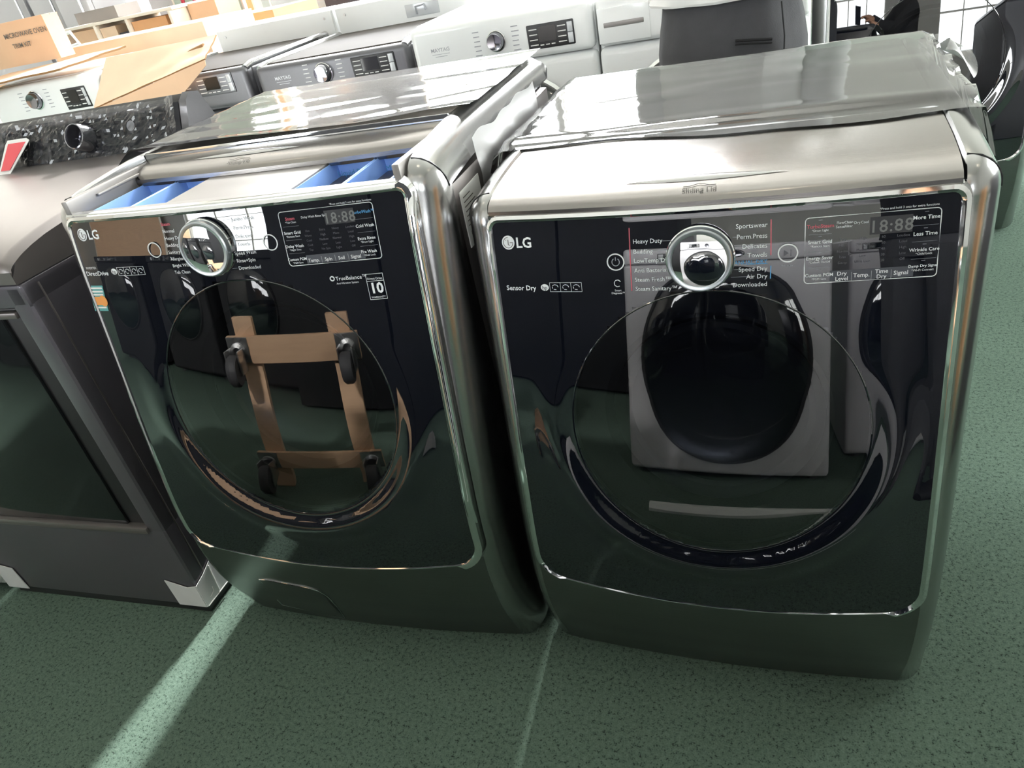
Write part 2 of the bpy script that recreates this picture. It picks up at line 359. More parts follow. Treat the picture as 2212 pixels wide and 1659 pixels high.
def make_glass_machine(root, washer, prints):
    # cabinet
    part('cabinet', 'side_grey', root, lambda b: b.box(.005, W-.005, YS, D-.004, .006, .945, 0, .006))
    P = rail_path(); n = len(P); NRM = []
    for i in range(n):
        d = (P[min(i+1, n-1)]-P[max(i-1, 0)]).normalized(); NRM.append(Vector((0, -d.z, d.y)))
    seam = 47
    sec = 14
    def rail(b, i0, i1, right):
        def pt(u, v):
            i = i0+round(v*(i1-i0)); p = P[i]; nn = NRM[i]
            dep = (YS-p.y) if i < 40 else lerp(YS-P[39].y, .052, min(1, (i-39)/9))
            if u < .12: xx, dd = CR+.006, .016          # inner lip
            elif u < .22: xx, dd = CR+.005, .003
            elif u < .3: xx, dd = CR+.001, 0
            else:
                th = PI/2*(1-(u-.3)/.7); xx = CR*(1-math.sin(th)**.9 if False else (1-math.sin(th))); dd = dep*(1-math.cos(PI/2-th)) if False else 0
                xx = CR*(math.sin(th))**1.0 if False else CR*(1-math.cos(th)); dd = dep*(1-math.sin(th))
                if th > PI/2-1e-6: xx = CR
            if right: xx = W-xx
            q = p-nn*dd
            if i >= 40: q.y = max(q.y, p.y)
            return (xx, q.y, q.z)
        b.grid(pt, 40, i1-i0, 0, True, flip=right)
    for right in (False, True):
        part('corner_column', 'column_steel', root, lambda b: rail(b, 0, seam, right), sharp=50)
        part('top_rail', 'column_steel', root, lambda b: rail(b, seam, n-1, right), sharp=50)
        def gap(b):
            xo = W if right else 0; s = -1 if right else 1
            p = P[seam]; q = NRM[seam]
            path = [Vector((W-CR*(1-math.cos(t)) if right else CR*(1-math.cos(t)), 0, 0)) for t in (0, .4, .8, 1.2, PI/2)]
            pts = []
            for t in (0, .3, .6, .9, 1.2, PI/2):
                x = CR*(1-math.cos(t)); dd = .05*(1-math.sin(t)); v = p-q*(dd-.0006); pts.append((W-x if right else x, v.y, v.z))
            b.tube(pts, .0011, 6)
        part('seam_line', 'black_plastic', root, gap)
    part('kick_panel', 'steel', root, lambda b: b.grid(lambda u, v: (lerp(CR, W-CR, u), F(lerp(CR, W-CR, u), lerp(.006, .36, v)), lerp(.006, .36, v)), 36, 40))
    part('front_backing', 'black_plastic', root, lambda b: [b.grid(lambda u, v: (lerp(CR, W-CR, u), F(lerp(CR, W-CR, u), lerp(.36, .965, v)), lerp(.36, .965, v)), 24, 30, mfn=None)] and None) if False else None
    # black glass front
    nv = len(VROW)-1
    def gl(b):
        def fn(u, v):
            x, z = glass_uv(u, VROW[round(v*nv)]); return G(x, z)
        def mf(u, v):
            x, z = glass_uv(u, VROW[min(nv, int(v*nv))]); return 1 if math.hypot(x-DX, z-DZ) < R1-.004 else 0
        b.grid(fn, 110, nv, mfn=mf)
    part('front_glass', ['panel_glass', 'window_glass'], root, gl, sharp=0)
    # side wall of the glass sheet
    OL = outline(); m = len(OL)
    def trim(b):
        rings = []
        for i, (x, z, sd) in enumerate(OL):
            a = OL[(i-1) % m]; c = OL[(i+1) % m]; t = Vector((c[0]-a[0], 0, c[1]-a[1]))
            t = t.normalized() if t.length > 1e-9 else Vector((1, 0, 0)); o = Vector((t.z, 0, -t.x))
            w = {'b': .0020, 'l': .010, 'r': .012 if not washer else .016, 't': .011}[sd]
            base = G(x, z); back = F(x, z)
            q1 = base+Vector((0, -.0008, 0)); q2 = base+o*w*.35+Vector((0, -.0012 if sd == 'b' else -.0035, 0)); q3 = base+o*w*.8+Vector((0, -.0012, 0)); q4 = base+o*w; q4.y = back-.002; q5 = base+o*(w+.001); q5.y = back+.006
            rings.append([base-o*.0015, q1, q2, q3, q4, q5])
        b.grid(lambda u, v: rings[round(v*m) % m][round(u*5)], 5, m, 0, True)
    part('chrome_trim', 'chrome', root, trim, sharp=45)
    part('top_chrome_bar', 'chrome', root, lambda b: b.tube([(lerp(CR+.006, W-CR-.006, i/20), F(lerp(CR, W-CR, i/20), .97)-.004, .972) for i in range(21)], .0062, 10))
    # see-through door: gasket ring, bowl and drum behind the window
    part('door_gasket', 'gasket', root, lambda b: b.lathe([(R1+.03, .0), (R1-.004, .004), (R1-.02, -.004), (R1-.05, -.012), (R1-.062, -.03)], (DX, F(DX, DZ)+.020, DZ), (0, -1, .150), n=64))
    part('drum', 'drum_metal', root, lambda b: b.lathe([(R1-.06, 0), (R1-.075, -.028), (R1-.085, -.03), (R1-.10, -.05), (.09, -.062), (.0, -.066)], (DX, F(DX, DZ)+.046, DZ-.01), (0, -1, .150), n=64))
    part('door_ring', 'drum_metal', root, lambda b: b.lathe([(R1-.006, .002), (R1-.003, .005), (R1, .002), (R1-.003, 0), (R1-.006, .002)], (DX, F(DX, DZ)+.010, DZ), (0, -1, .150), n=72))
    part('window_seam', 'panel_glass', root, lambda b: b.tube([G(DX+(R1-.003)*math.cos(2*PI*i/120), DZ+(R1-.003)*math.sin(2*PI*i/120), -.0004) for i in range(121)], .0014, 6, caps=False))
    # cycle knob
    kx, kz = prints['knob']; kp = G(kx, kz); nn = Vector((0, -1, .11)).normalized()
    part('knob_base', 'chrome', root, lambda b: b.lathe([(.0475, 0), (.0475, .004), (.0462, .0055), (.0452, .004)], kp, nn, 64))
    kn = part('cycle_knob', 'satin', root, lambda b: b.lathe([(.0455, .0), (.0455, .010), (.0448, .0135), (.0430, .0150), (.0400, .0150), (.0372, .0135)], kp, nn, 64))
    part('knob_face', 'mirror', kn, lambda b: b.lathe([(.0375, .0136), (.030, .0148), (.02, .0157), (.01, .0162), (.0001, .0164)], kp, nn, 64), sharp=0)
    # touch buttons with ring lights
    for x, z, mark in prints['buttons']:
        bt = part('button_ring', 'print_white', root, lambda b: b.lathe([(.0130, .0006), (.0130, .0014), (.0113, .0014), (.0113, .0006)], G(x, z), nn, 40))
        if mark == 'power': part('power_symbol', 'print_grey', bt, lambda b: (b.tube([G(x+.0055*math.sin(t), z+.0055*math.cos(t), .0009) for t in [.6+(2*PI-1.2)*i/16 for i in range(17)]], .0006, 5), b.tube([G(x, z+.002, .0009), G(x, z+.007, .0009)], .0006, 5)))
        if mark == 'play': part('play_symbol', 'print_dim', bt, lambda b: b.add([G(x-.005, z-.004, .0008), G(x-.005, z+.004, .0008), G(x+.001, z, .0008), G(x+.003, z-.004, .0008), G(x+.003, z+.004, .0008), G(x+.0045, z+.004, .0008), G(x+.0045, z-.004, .0008)], [(0, 1, 2), (3, 4, 5, 6)]))
    # emblem and lettering printed on the glass
    lx, lz = prints['logo']
    def logo(b):
        b.add([G(lx, lz, .0006)]+[G(lx+.0105*math.cos(2*PI*i/32), lz+.0105*math.sin(2*PI*i/32), .0006) for i in range(32)], [(0, 1+i, 1+(i+1) % 32) for i in range(32)], 0)
        arc = [G(lx+.0078*math.cos(a), lz+.0078*math.sin(a), .0010) for a in [PI/2+1.5*PI*i/18 for i in range(19)]]+[G(lx+.003, lz, .001)]
        b.tube(arc, .00055, 5, 1); b.tube([G(lx, lz+.0045, .001), G(lx, lz-.0035, .001), G(lx+.0025, lz-.0035, .001)], .0006, 5, 1); b.tube([G(lx-.0038, lz+.0042, .001), G(lx-.0034, lz+.0034, .001)], .0007, 5, 1)
        b.text('LG', .0215, on_glass(lx+.0125, lz-.0078), 'LEFT', 0, .022)
    part('brand_emblem', ['print_white', 'print_dark'], root, logo)
    cmap = {'w': 0, 'g': 1, 'd': 2, 'r': 3, 'b': 4}
    bx0 = prints['box'][0]-.012
    def words(nm, sel):
        b = MB()
        for t in prints['text']:
            q, x, z, size, al, c = t[:6]
            if sel(x, z): b.text(q, size, on_glass(x, z-size*.35), al, cmap[c], t[6] if len(t) > 6 else 0, t[7] if len(t) > 7 else 1.)
        for x0, z0, x1, z1, w, c in prints['lines']:
            if sel(x0, z0): b.tube([G(lerp(x0, x1, k/4), lerp(z0, z1, k/4), .0004) for k in range(5)], w, 4, cmap[c])
        if b.v: b.build(nm, ['print_white', 'print_grey', 'print_dim', 'print_red', 'print_blue'], root)
    kx = prints['knob'][0]; low = prints['box'][2]-.004
    words('feature_lettering', lambda x, z: x < .22)
    words('cycle_lettering', lambda x, z: .22 <= x < kx); words('cycle_lettering', lambda x, z: kx <= x < bx0)
    words('display_lettering', lambda x, z: x >= bx0 and z >= low)
    words('badge_lettering', lambda x, z: bx0 <= x and z < low)
    x0, x1, z0, z1 = prints['box']
    fr = part('display_frame', 'print_white', root, lambda b: b.tube([G(p[0], p[1], .0004) for p in (lambda q: q+[q[0]])(rrect((x0+x1)/2, (z0+z1)/2, x1-x0, z1-z0, .005))], .0006, 5, caps=False))
    bx = lambda a, c: (lerp(x0, x1, a), lerp(z1, z0, c))
    part('time_display', ['display_dark', 'segment'], fr, lambda b: (b.add([G(*bx(.49, .06), .0004), G(*bx(.80, .06), .0004), G(*bx(.80, .31), .0004), G(*bx(.49, .31), .0004)], [(3, 2, 1, 0)], 0), b.text(prints['time'], .0215, on_glass(bx(.645, .19)[0], bx(.645, .19)[1]-.0077, .0009), 'CENTER', 1, .01, 1.1)))
    part('touch_strip', 'touch_strip', fr, lambda b: b.add([G(*bx(.2, .82), .0004), G(*bx(.83, .82), .0004), G(*bx(.83, .98), .0004), G(*bx(.2, .98), .0004)], [(3, 2, 1, 0)]))
    # top: panel, lid
    xa, xb = CR+.006, W-CR-.006; ty = .275 if washer else .252
    part('top_panel', 'steel_top', root, lambda b: b.box(xa, xb, ty, D-.006, .996, 1.0125, 0, .004))
    part('top_panel_edge', 'chrome', root, lambda b: b.box(xa, xb, ty-.006, ty+.002, .994, 1.0135, 0, .003))
    part('back_panel', 'side_grey', root, lambda b: b.box(.02, W-.02, D-.006, D+.002, .03, .99, 0, .002))
    off = .180 if washer else 0.; dz = .0 if washer else 0
    prof = [(.040, .966), (.031, .968), (.0275, .974), (.028, .981), (.034, .988), (.045, .993), (.062, .9975), (.09, 1.002), (.13, 1.006), (.18, 1.009), (.245, 1.0105), (.30, 1.0105)]
    if washer: prof = prof[:8]+[(.12, 1.0025)]
    prof = list(prof)
    def lid(u, v):
        k = v*(len(prof)-1); i = min(int(k), len(prof)-2); t = k-i; y = lerp(prof[i][0], prof[i+1][0], t); z = lerp(prof[i][1], prof[i+1][1], t)
        x = lerp(xa+.001, xb-.001, u); fade = max(0, 1-(y-.03)/.2); return (x, y-.017*(1-((x-W/2)/.33)**2)*fade+off, z+dz)
    ld = part('sliding_lid', 'steel_top', root, lambda b: b.grid(lid, 40, (len(prof)-1)*3))
    zz = lambda y: pchip(prof[2:])(y)
    def lp(x, y, up=.0008):
        fade = max(0, 1-(y-.03)/.2); return Vector((x, y-.017*(1-((x-W/2)/.33)**2)*fade+off, zz(y)+dz+up))
    lcx = .300 if washer else .368
    def lens(b): b.grid(lambda u, v: lp(lerp(lcx-.115, lcx+.115, u), .066+.003*math.cos(PI*(u-.5))+(v-.5)*.016*math.sin(PI*u), .0008+.0022*math.sin(PI*u)*math.sin(PI*v)), 30, 6)
    part('finger_grip', 'column_steel', ld, lens)
    def lidword(b):
        b.text('Sliding Lid', .0115, lambda r, u: lp(lcx+r, .0375+u*.9, .0012), 'CENTER')
        b.tube([lp(lcx+p[0], .0375+p[1], .0012) for p in ((-.022, .0105), (-.013, .0105), (0, .0155), (.013, .0105), (.022, .0105))], .0005, 4)
    part('lid_lettering', 'print_dark', ld, lidword)
    if not washer:
        part('lid_gap', 'black_plastic', root, lambda b: b.box(CR, W-CR, .03, .10, .945, .962))
    else:
        # open dispenser tray with blue compartments
        holes = [(.072, .238), (.480, .650)]; ty0, ty1, tz = .056, .222, .9675
        def tray(b):
            xs = [xa, holes[0][0], holes[0][1], holes[1][0], holes[1][1], xb]
            b.grid(lambda u, v: (lerp(xa, xb, u), lerp(.012, ty0, v)+.012*((2*u-1)**2)*(1-v), lerp(.966, .974, math.sin(v*PI/2))), 20, 4)
            for i in (0, 2, 4): b.box(xs[i], xs[i+1], ty0, ty1, tz-.006, tz+(.006 if i == 2 else 0), 0, .003)
            b.box(xa, xb, ty1, ty1+.03, tz-.006, tz, 0); b.box(xa, xb, ty0-.004, ty0+.006, tz-.008, tz+.001, 0, .002)
            for x, s in ((xa, 1), (xb, -1)):
                b.box(min(x, x+s*.012), max(x, x+s*.012), .03, .27, .955, 1.0, 0, .003)
                b.box(min(x+s*.012, x+s*.018), max(x+s*.012, x+s*.018), .10, .235, .986, .991, 0, .002)
        part('dispenser_tray', 'tray_plastic', root, tray)
        for a, c in holes:
            mid = lerp(a, c, .52)
            for p, q in ((a, mid-.001), (mid+.001, c)):
                def comp(b):
                    t = .003; zt, zb = tz+.003, tz-.075; s = .012
                    ins = lambda k: [(p+k, ty0+k), (q-k, ty0+k), (q-k, ty1-k), (p+k, ty1-k)]
                    r = [[Vector((x, y, zb-.003)) for x, y in ins(s)], [Vector((x, y, zt-.001)) for x, y in ins(0)], [Vector((x, y, zt)) for x, y in ins(.001)], [Vector((x, y, zt)) for x, y in ins(t)], [Vector((x, y, zb)) for x, y in ins(t+s)]]
                    b.loft(r, 0, True, False)
                cp = part('detergent_compartment', 'blue_plastic', root, comp)
                w = {0: ['Pre-Wash', 'Softener'], 1: ['Liquid Bleach', 'Main Wash']}[0 if a < .3 else 1][0 if p == a else 1]
                part('compartment_lettering', 'print_blue', cp, lambda b: b.text(w, .0135, lambda r, u: ((p+q)/2+r, ty1-.0035-.011*(1-(u-.012)/.075*0)-.0*u-.004, tz-.020+u), 'CENTER'))
        part('door_handle', 'chrome', root, lambda b: b.grid(lambda u, v: (lambda z, a: (.6935+.0085*math.cos(a), F(.694, z)-.009-.010*math.sin(a)*min(1, 12*v*(1-v)+.25), z))(lerp(.40, .962, v), PI*u), 10, 40))
    for x in (.07, W-.07):
        for y in (.12, D-.08): part('foot', 'rubber', root, lambda b: b.lathe([(.0, 0), (.022, 0), (.024, .004), (.02, .012)], (x, y, 0), (0, 0, 1), 16))
    return root

# ---- lettering of the dryer
def cyc(L, x, zs, al, size=.0088, c='w'): return [(t, x, z, size, al, c) for t, z in zip(L, zs)]
DR = dict(knob=(.368, .904), buttons=[(.248, .903, 'power'), (.483, .905, 'play')], logo=(.081, .935), box=(.504, .663, .862, .948), time='18:88')
DR['text'] = (cyc(['Heavy Duty', 'Bedding', 'LowTemp Dry', 'Anti Bacterial', 'Steam Fresh™', 'Steam Sanitary™'], .2745, [.931, .917, .904, .890, .8765, .863], 'LEFT') +
  cyc(['Sportswear', 'Perm.Press', 'Delicates', 'Towels'], .4570, [.944, .930, .917, .905], 'RIGHT') + [('MANUAL DRY', .457, .8955, .0078, 'RIGHT', 'b')] + cyc(['Speed Dry', 'Air Dry', 'Downloaded'], .4570, [.886, .8755, .8645], 'RIGHT') +
  [('Sensor Dry', .069, .8655, .0108, 'LEFT', 'w', .012), ('Smart', .2485, .861, .0042, 'CENTER', 'w'), ('Diagnosis™', .2485, .857, .0042, 'CENTER', 'w'), ('hp', .1335, .866, .0085, 'CENTER', 'd', .02),
   ('Hold to Start', .483, .8885, .0032, 'CENTER', 'g'), ('*Press and hold 3 secs for extra functions', .6600, .9525, .0040, 'RIGHT', 'w'),
   ('TurboSteam', .5225, .937, .0066, 'CENTER', 'r', .012), ('*Drum Light', .5225, .9315, .0040, 'CENTER', 'w'), ('Smart Grid', .5225, .917, .0066, 'CENTER', 'w', .01), ('*Remote Start', .5225, .9115, .0040, 'CENTER', 'w'),
   ('Energy Saver', .5225, .896, .0064, 'CENTER', 'w', .01), ('*Default On/Off', .5225, .8905, .0040, 'CENTER', 'w'), ('Custom PGM', .5225, .873, .0064, 'CENTER', 'w', .01), ('*PGM Save', .5225, .8675, .0040, 'CENTER', 'w'),
   ('Flow', .5465, .9395, .0046, 'CENTER', 'w'), ('Sense', .5465, .9345, .0046, 'CENTER', 'w'), ('Clean', .5565, .9395, .0046, 'CENTER', 'w'), ('Filter', .5565, .9345, .0046, 'CENTER', 'w'), ('Dry', .5665, .938, .0046, 'CENTER', 'w'), ('Cool', .5755, .938, .0046, 'CENTER', 'w'),
   ('More Time', .6465, .938, .0068, 'CENTER', 'w', .01), ('Less Time', .6465, .918, .0068, 'CENTER', 'w', .01), ('Wrinkle Care', .6465, .898, .0062, 'CENTER', 'w', .01), ('*Child Lock', .6465, .8928, .0040, 'CENTER', 'w'), ('Damp Dry Signal', .6465, .877, .0050, 'CENTER', 'w', .01), ('*Wi-Fi Connect', .6465, .8715, .0040, 'CENTER', 'w'),
   ('Dry', .5505, .8735, .0076, 'CENTER', 'w', .01), ('Level', .5505, .8665, .0076, 'CENTER', 'w', .01), ('Temp.', .5745, .870, .0078, 'CENTER', 'w', .01), ('Time', .5985, .8735, .0076, 'CENTER', 'w', .01), ('Dry', .5985, .8665, .0076, 'CENTER', 'w', .01), ('Signal', .6215, .870, .0078, 'CENTER', 'w', .01)] +
  [(t, x, z, .0046, 'CENTER', 'd') for x, L in ((.5505, ['Very', 'More', 'Normal', 'Less', 'Damp']), (.5745, ['High', 'Mid High', 'Medium', 'Low', 'Ultra Low']), (.5985, ['60', '50', '40', '30', '20']), (.6215, ['Loudest', 'Loud', 'High', 'Low', 'Off'])) for t, z in zip(L, (.918, .9105, .903, .8955, .888))])
DR['lines'] = ([(.2705, .950, .2690, .860, .0009, 'r'), (.4615, .950, .4615, .9035, .0009, 'r'), (.4615, .889, .4610, .8715, .0009, 'b'), (.430, .8925, .457, .8925, .0004, 'b')] +
  [(a, z, b_, z2, .00028, 'g') for a, z, b_, z2 in ((.314, .930, .330, .930), (.303, .917, .323, .917), (.318, .904, .322, .904), (.319, .890, .323, .889), (.322, .8765, .332, .878), (.330, .863, .340, .868), (.412, .930, .424, .930), (.414, .917, .430, .917), (.414, .905, .437, .905), (.413, .886, .426, .886), (.409, .8755, .438, .8755), (.400, .866, .420, .8645))] +
  [(.5085+.0, z, .5365, z, .00018, 'g') for z in (.9265, .9045, .883)] + [(.632, z, .661, z, .00018, 'g') for z in (.928, .908, .886)] +
  [(x-.0022, z, x+.0022, z, .00035, 'g') for x in (.5225,) for z in (.9445, .9235, .9025, .880)] + [(.6443, z, .6487, z, .00035, 'g') for z in (.9445, .9245, .9045, .8835)] +
  [(x, .8625, x, .8745, .00035, 'g') for x in (.5625, .5865, .610)] +
  [(.1420, z, .1930, z, .0003, 'w') for z in (.8595, .8735)] + [(x, .8595, x, .8735, .0003, 'w') for x in (.1420, .159, .176, .1930)] +
  [(x+.005*math.cos(a), .8665+.004*math.sin(a), x+.005*math.cos(a+.8), .8665+.004*math.sin(a+.8), .00045, 'w') for x in (.1505, .1675, .1845) for a in (0, .9, 1.8, 2.9, 4.2)] +
  [(.2485+.0052*math.cos(a), .8715+.0052*math.sin(a), .2485+.0052*math.cos(a+.8), .8715+.0052*math.sin(a+.8), .0006, 'w') for a in [.5+.8*k for k in range(6)]])
# ---- lettering of the washer
WA = dict(knob=(.337, .912), buttons=[(.229, .914, ''), (.454, .912, '')], logo=(.077, .945), box=(.478, .634, .873, .954), time='18:88')
WA['text'] = (cyc(['Sanitary', 'Normal', 'Heavy Duty', 'Bedding', 'Sanitary', 'Allergiene', 'Bright Whites', 'Tub Clean'], .256, [.953, .942, .931, .920, .909, .898, .887, .876], 'LEFT', .0076) +
  cyc(['Jumbo Wash', 'Perm.Press', 'Delicates', 'Towels'], .393, [.951, .938, .925, .913], 'LEFT', .0080) + cyc(['Speed Wash', 'Rinse+Spin', 'Downloaded'], .384, [.900, .888, .8765], 'LEFT', .0080) +
  [('DirectDrive', .056, .8795, .0108, 'LEFT', 'w', .012), ('INVERTER', .060, .889, .0055, 'LEFT', 'w'), ('hp', .1235, .8815, .009, 'CENTER', 'd', .02),
   ('TrueBalance™', .5500, .848, .0088, 'LEFT', 'w', .0), ('Anti-Vibration System', .5500, .8405, .0042, 'LEFT', 'w'), ('10', .6145, .8290, .0225, 'CENTER', 'w', .03), ('Direct Drive', .6145, .8435, .0048, 'CENTER', 'w'), ('WARRANTY', .6145, .8145, .0042, 'CENTER', 'w'),
   ('*Press and hold 3 secs for extra functions', .6340, .9575, .0040, 'RIGHT', 'w'),
   ('Steam', .4965, .9435, .0066, 'CENTER', 'r', .012), ('*Tub Clean', .4965, .938, .0040, 'CENTER', 'w'), ('Smart Grid', .4955, .923, .0064, 'CENTER', 'w', .01), ('*Remote Start', .4955, .9175, .0040, 'CENTER', 'w'), ('Delay Wash', .4945, .903, .0064, 'CENTER', 'w', .01), ('*Night Time', .4945, .8975, .0040, 'CENTER', 'w'), ('Custom PGM', .4935, .883, .0060, 'CENTER', 'w', .01), ('*PGM Save', .4935, .8775, .0040, 'CENTER', 'w'),
   ('Delay Wash Rinse Spin', .5370, .9435, .0046, 'CENTER', 'w'), ('TurboWash™', .6175, .942, .0062, 'CENTER', 'b', .01), ('Cold Wash', .6165, .9225, .0064, 'CENTER', 'w', .01), ('Extra Rinse', .6155, .9045, .0062, 'CENTER', 'w', .01), ('*Drum Light', .6155, .8992, .0040, 'CENTER', 'w'), ('Pre Wash', .6150, .885, .0064, 'CENTER', 'w', .01), ('*Child Lock', .6150, .8795, .0040, 'CENTER', 'w'),
   ('Temp.', .5215, .8795, .0076, 'CENTER', 'w', .01), ('Spin', .5465, .8795, .0076, 'CENTER', 'w', .01), ('Soil', .5685, .8795, .0076, 'CENTER', 'w', .01), ('Signal', .5925, .8795, .0076, 'CENTER', 'w', .01)] +
  [(t, x, z, .0046, 'CENTER', 'd') for x, L in ((.5215, ['Hot', 'Warm', 'Cool', 'Cold', 'Tap']), (.5465, ['Extra', 'High', 'Medium', 'Low', 'No Spin']), (.5685, ['Heavy', 'More', 'Normal', 'Less', 'Light']), (.5925, ['Loudest', 'Loud', 'High', 'Low', 'Off'])) for t, z in zip(L, (.9235, .9165, .9095, .9025, .8955))])
WA['text'][0] = ('Steam', .256, .953, .0076, 'LEFT', 'r', .01)
WA['lines'] = ([(.378, z, .391, z, .00028, 'g') for z in (.951, .938, .925)] + [(.372, z, .382, z, .00028, 'g') for z in (.900, .888, .8765)] + [(.295, z, .303, z, .00028, 'g') for z in (.942, .931, .920, .909)] +
  [(.482, z, .509, z, .00018, 'g') for z in (.932, .912, .892)] + [(.603, z, .631, z, .00018, 'g') for z in (.932, .913, .893)] + [(x, .8745, x, .8845, .00035, 'g') for x in (.535, .558, .580)] +
  [(.6005, z, .6285, z, .0004, 'w') for z in (.811, .8505, .8395)] + [(x, .811, x, .8505, .0004, 'w') for x in (.6005, .6285)] +
  [(.132, z, .192, z, .0003, 'w') for z in (.8745, .8885)] + [(x, .8745, x, .8885, .0003, 'w') for x in (.132, .147, .162, .177, .192)] +
  [(x+.0045*math.cos(a), .8815+.0038*math.sin(a), x+.0045*math.cos(a+.8), .8815+.0038*math.sin(a+.8), .00045, 'w') for x in (.1395, .1545, .1695, .1845) for a in (0, .9, 1.8, 2.9, 4.2)] +
  [(.5445+.0035*math.cos(a), .8485+.0035*math.sin(a), .5445+.0035*math.cos(a+.8), .8485+.0035*math.sin(a+.8), .0010, 'w') for a in [.8*k for k in range(8)]])
def hp_badge(root, x, z):
    part('hp_badge', 'print_white', root, lambda b: b.add([G(x, z, .0003)]+[G(x+.0066*math.cos(2*PI*i/24), z+.0052*math.sin(2*PI*i/24), .0003) for i in range(24)], [(0, 1+i, 1+(i+1) % 24) for i in range(24)]))

dryer = thing('clothes_dryer', 'silver dryer with black glass front and Sensor Dry lettering, right of the blue-tray washer', 'dryer')
make_glass_machine(dryer, False, DR); hp_badge(dryer, .1335, .866)
AP, AY, ASX, ASZ = (-.8034, -.0427, 0), .0378, 1.073, 1.0702
washer = thing('washing_machine', 'silver washer with open blue detergent tray above its black glass front', 'washer', AP, AY, None, (ASX, 1, ASZ))
make_glass_machine(washer, True, WA); hp_badge(washer, .1235, .8815)
# energy sticker on the washer's glass
st = part('energy_sticker', ['sticker_teal', 'sticker_orange', 'sticker_white'], washer, lambda b: (
    b.grid(lambda u, v: G(lerp(.050, .084, u)-.007*(1-v), lerp(.812, .858, v), .0008), 6, 6, 0),
    b.grid(lambda u, v: G(lerp(.051, .083, u)-.004, lerp(.823, .838, v), .0014), 4, 4, 1),
    b.add([G(.074+.009*math.cos(k*PI/12), .8305+.010*math.sin(k*PI/12), .0016) for k in range(24)], [tuple(range(24))], 1),
    [b.grid(lambda u, v: G(lerp(.052, .082, u)-.007*(1-t), lerp(z, z+.003, v), .0015), 4, 1, 2) for z, t in ((.852, .9), (.846, .8), (.8405, .6), (.817, .1))]))
# lint/drain filter cover on the washer's kick panel
dco = [(.130, .052), (.155, .188), (.180, .192), (.270, .182), (.296, .172), (.308, .150), (.306, .110), (.290, .050), (.283, .022)]
part('drain_cover', 'steel', washer, lambda b: b.grid(lambda u, v: (lambda z: (lerp(.133+.024*v, .283+.022*v, u), F(lerp(.133, .30, u), z)-.0015, z))(lerp(lerp(.052, .024, u), lerp(.187, .176, u), v)), 10, 8))
part('drain_cover_edge', 'chrome', washer, lambda b: b.tube([(x, F(x, z)-.0012, z) for x, z in dco+[dco[0]]], .0011, 6))
# rating plate on the washer's right side panel
part('rating_plate', ['sticker_white', 'print_dark'], washer, lambda b: (b.box(W-.006, W-.0035, .115, .215, .835, .925, 0), [b.box(W-.004, W-.0030, .125, .125+.08*(.4+.5*random.random()), .868+i*.0075, .8695+i*.0075, 1) for i in range(7)], b.box(W-.004, W-.0030, .13, .18, .842, .858, 1)))

# a third machine of the same make further back, facing this way
back_machine = copy_tree(dryer); back_machine.name = 'clothes_dryer'
back_machine['label'] = 'black glass-fronted dryer at the right edge, standing behind the other dryer'
back_machine.location = (.552, 2.13, 0); back_machine.scale = (1.02, 1, 1.05)

# ------------------------------------------------------------------ clear film over the tops
def film(name, label, loc, rz, scale, fn, nu, nv, m='film', cat='plastic film'):
    b = MB(); b.grid(fn, nu, nv); o = b.build(name, m, None, sharp=0); o.location = loc; o.rotation_euler.z = rz; o.scale = scale
    return tag(o, label, cat)
def wr(x, y, s, a): return a*(max(0, nz(x, y, 3.1, s)-.15)*1.6)+a*.25*nz(x, y, 8.7, s*2.1)
def dryer_film(u, v):
    y0 = .222+.020*nz(u*5, 2.)+.018*math.sin(u*5.5+.6); y = lerp(y0, D+.03, v); x = lerp(-.040, W+.045+.02*nz(v*4, 5.), u)
    z = 1.0195+wr(x*1.2, y*4, 2.2, .0030)
    if y < .30: z = lerp(z, lerp(1.0125, 1.0145, min(1, (y-.20)/.06)), sstep((.30-y)/.05))
    if x < .012: k = (.012-x); z -= k*.9+k*k*6; x = lerp(x, -.008, .55)+.008*nz(y*14, 1.)
    if x > W-.012: k = (x-W+.012); z -= k*1.0+k*k*5; x = lerp(x, W+.006, .6)+.010*nz(y*14, 2.)
    if y > D: k = y-D; z -= k*.7; 
    return (x, y, z)
dfilm = film('plastic_film', 'clear crinkled plastic film draped over the flat top of the right dryer', (0, 0, 0), 0, (1, 1, 1), dryer_film, 90, 70, 'dryer_wrap')
# torn flap of the same film standing up at the dryer's rear right corner
def flap(u, v):
    return (W+.004+.055*u+.012*math.sin(v*5), lerp(D-.17, D-.03, v)+.02*u, 1.012-.045*u*(1.1-.5*v)+.012*math.sin(u*4+v*6))
b = MB(); b.grid(flap, 10, 14); b.build('torn_flap', 'film_milky', dfilm, sharp=0)
def washer_film(u, v):
    y = lerp(.262+.012*nz(u*6, 4.)+.012*math.sin(u*7), D+.02, v); x = lerp(-.055-.03*math.sin(v*3), W-CR+.034, u)
    z = 1.0200+wr(x*1.2+4, y*4, 2.2, .0032)+.003*math.exp(-(v/.05)**2)
    if x < .02: k = (.02-x); z -= k*.55+k*k*3
    return (x, y, z)
film('plastic_film', 'glossy plastic film over the rear top of the washer with the blue tray', AP, AY, (ASX, 1, ASZ), washer_film, 90, 70)
def side_film(u, v):
    y = lerp(.20, .62, u); z = lerp(.985, .86, v)-.02*u*v+.01*nz(u*5, v*3)
    return (W+.004+.006*(1-(2*v-1)**2)*(.6+.5*nz(u*5, v*3, 2.)), y, z)
film('side_film', 'bunched clear film stuck to the right side panel of the middle washer', AP, AY, (ASX, 1, ASZ), side_film, 40, 14, 'film_milky')

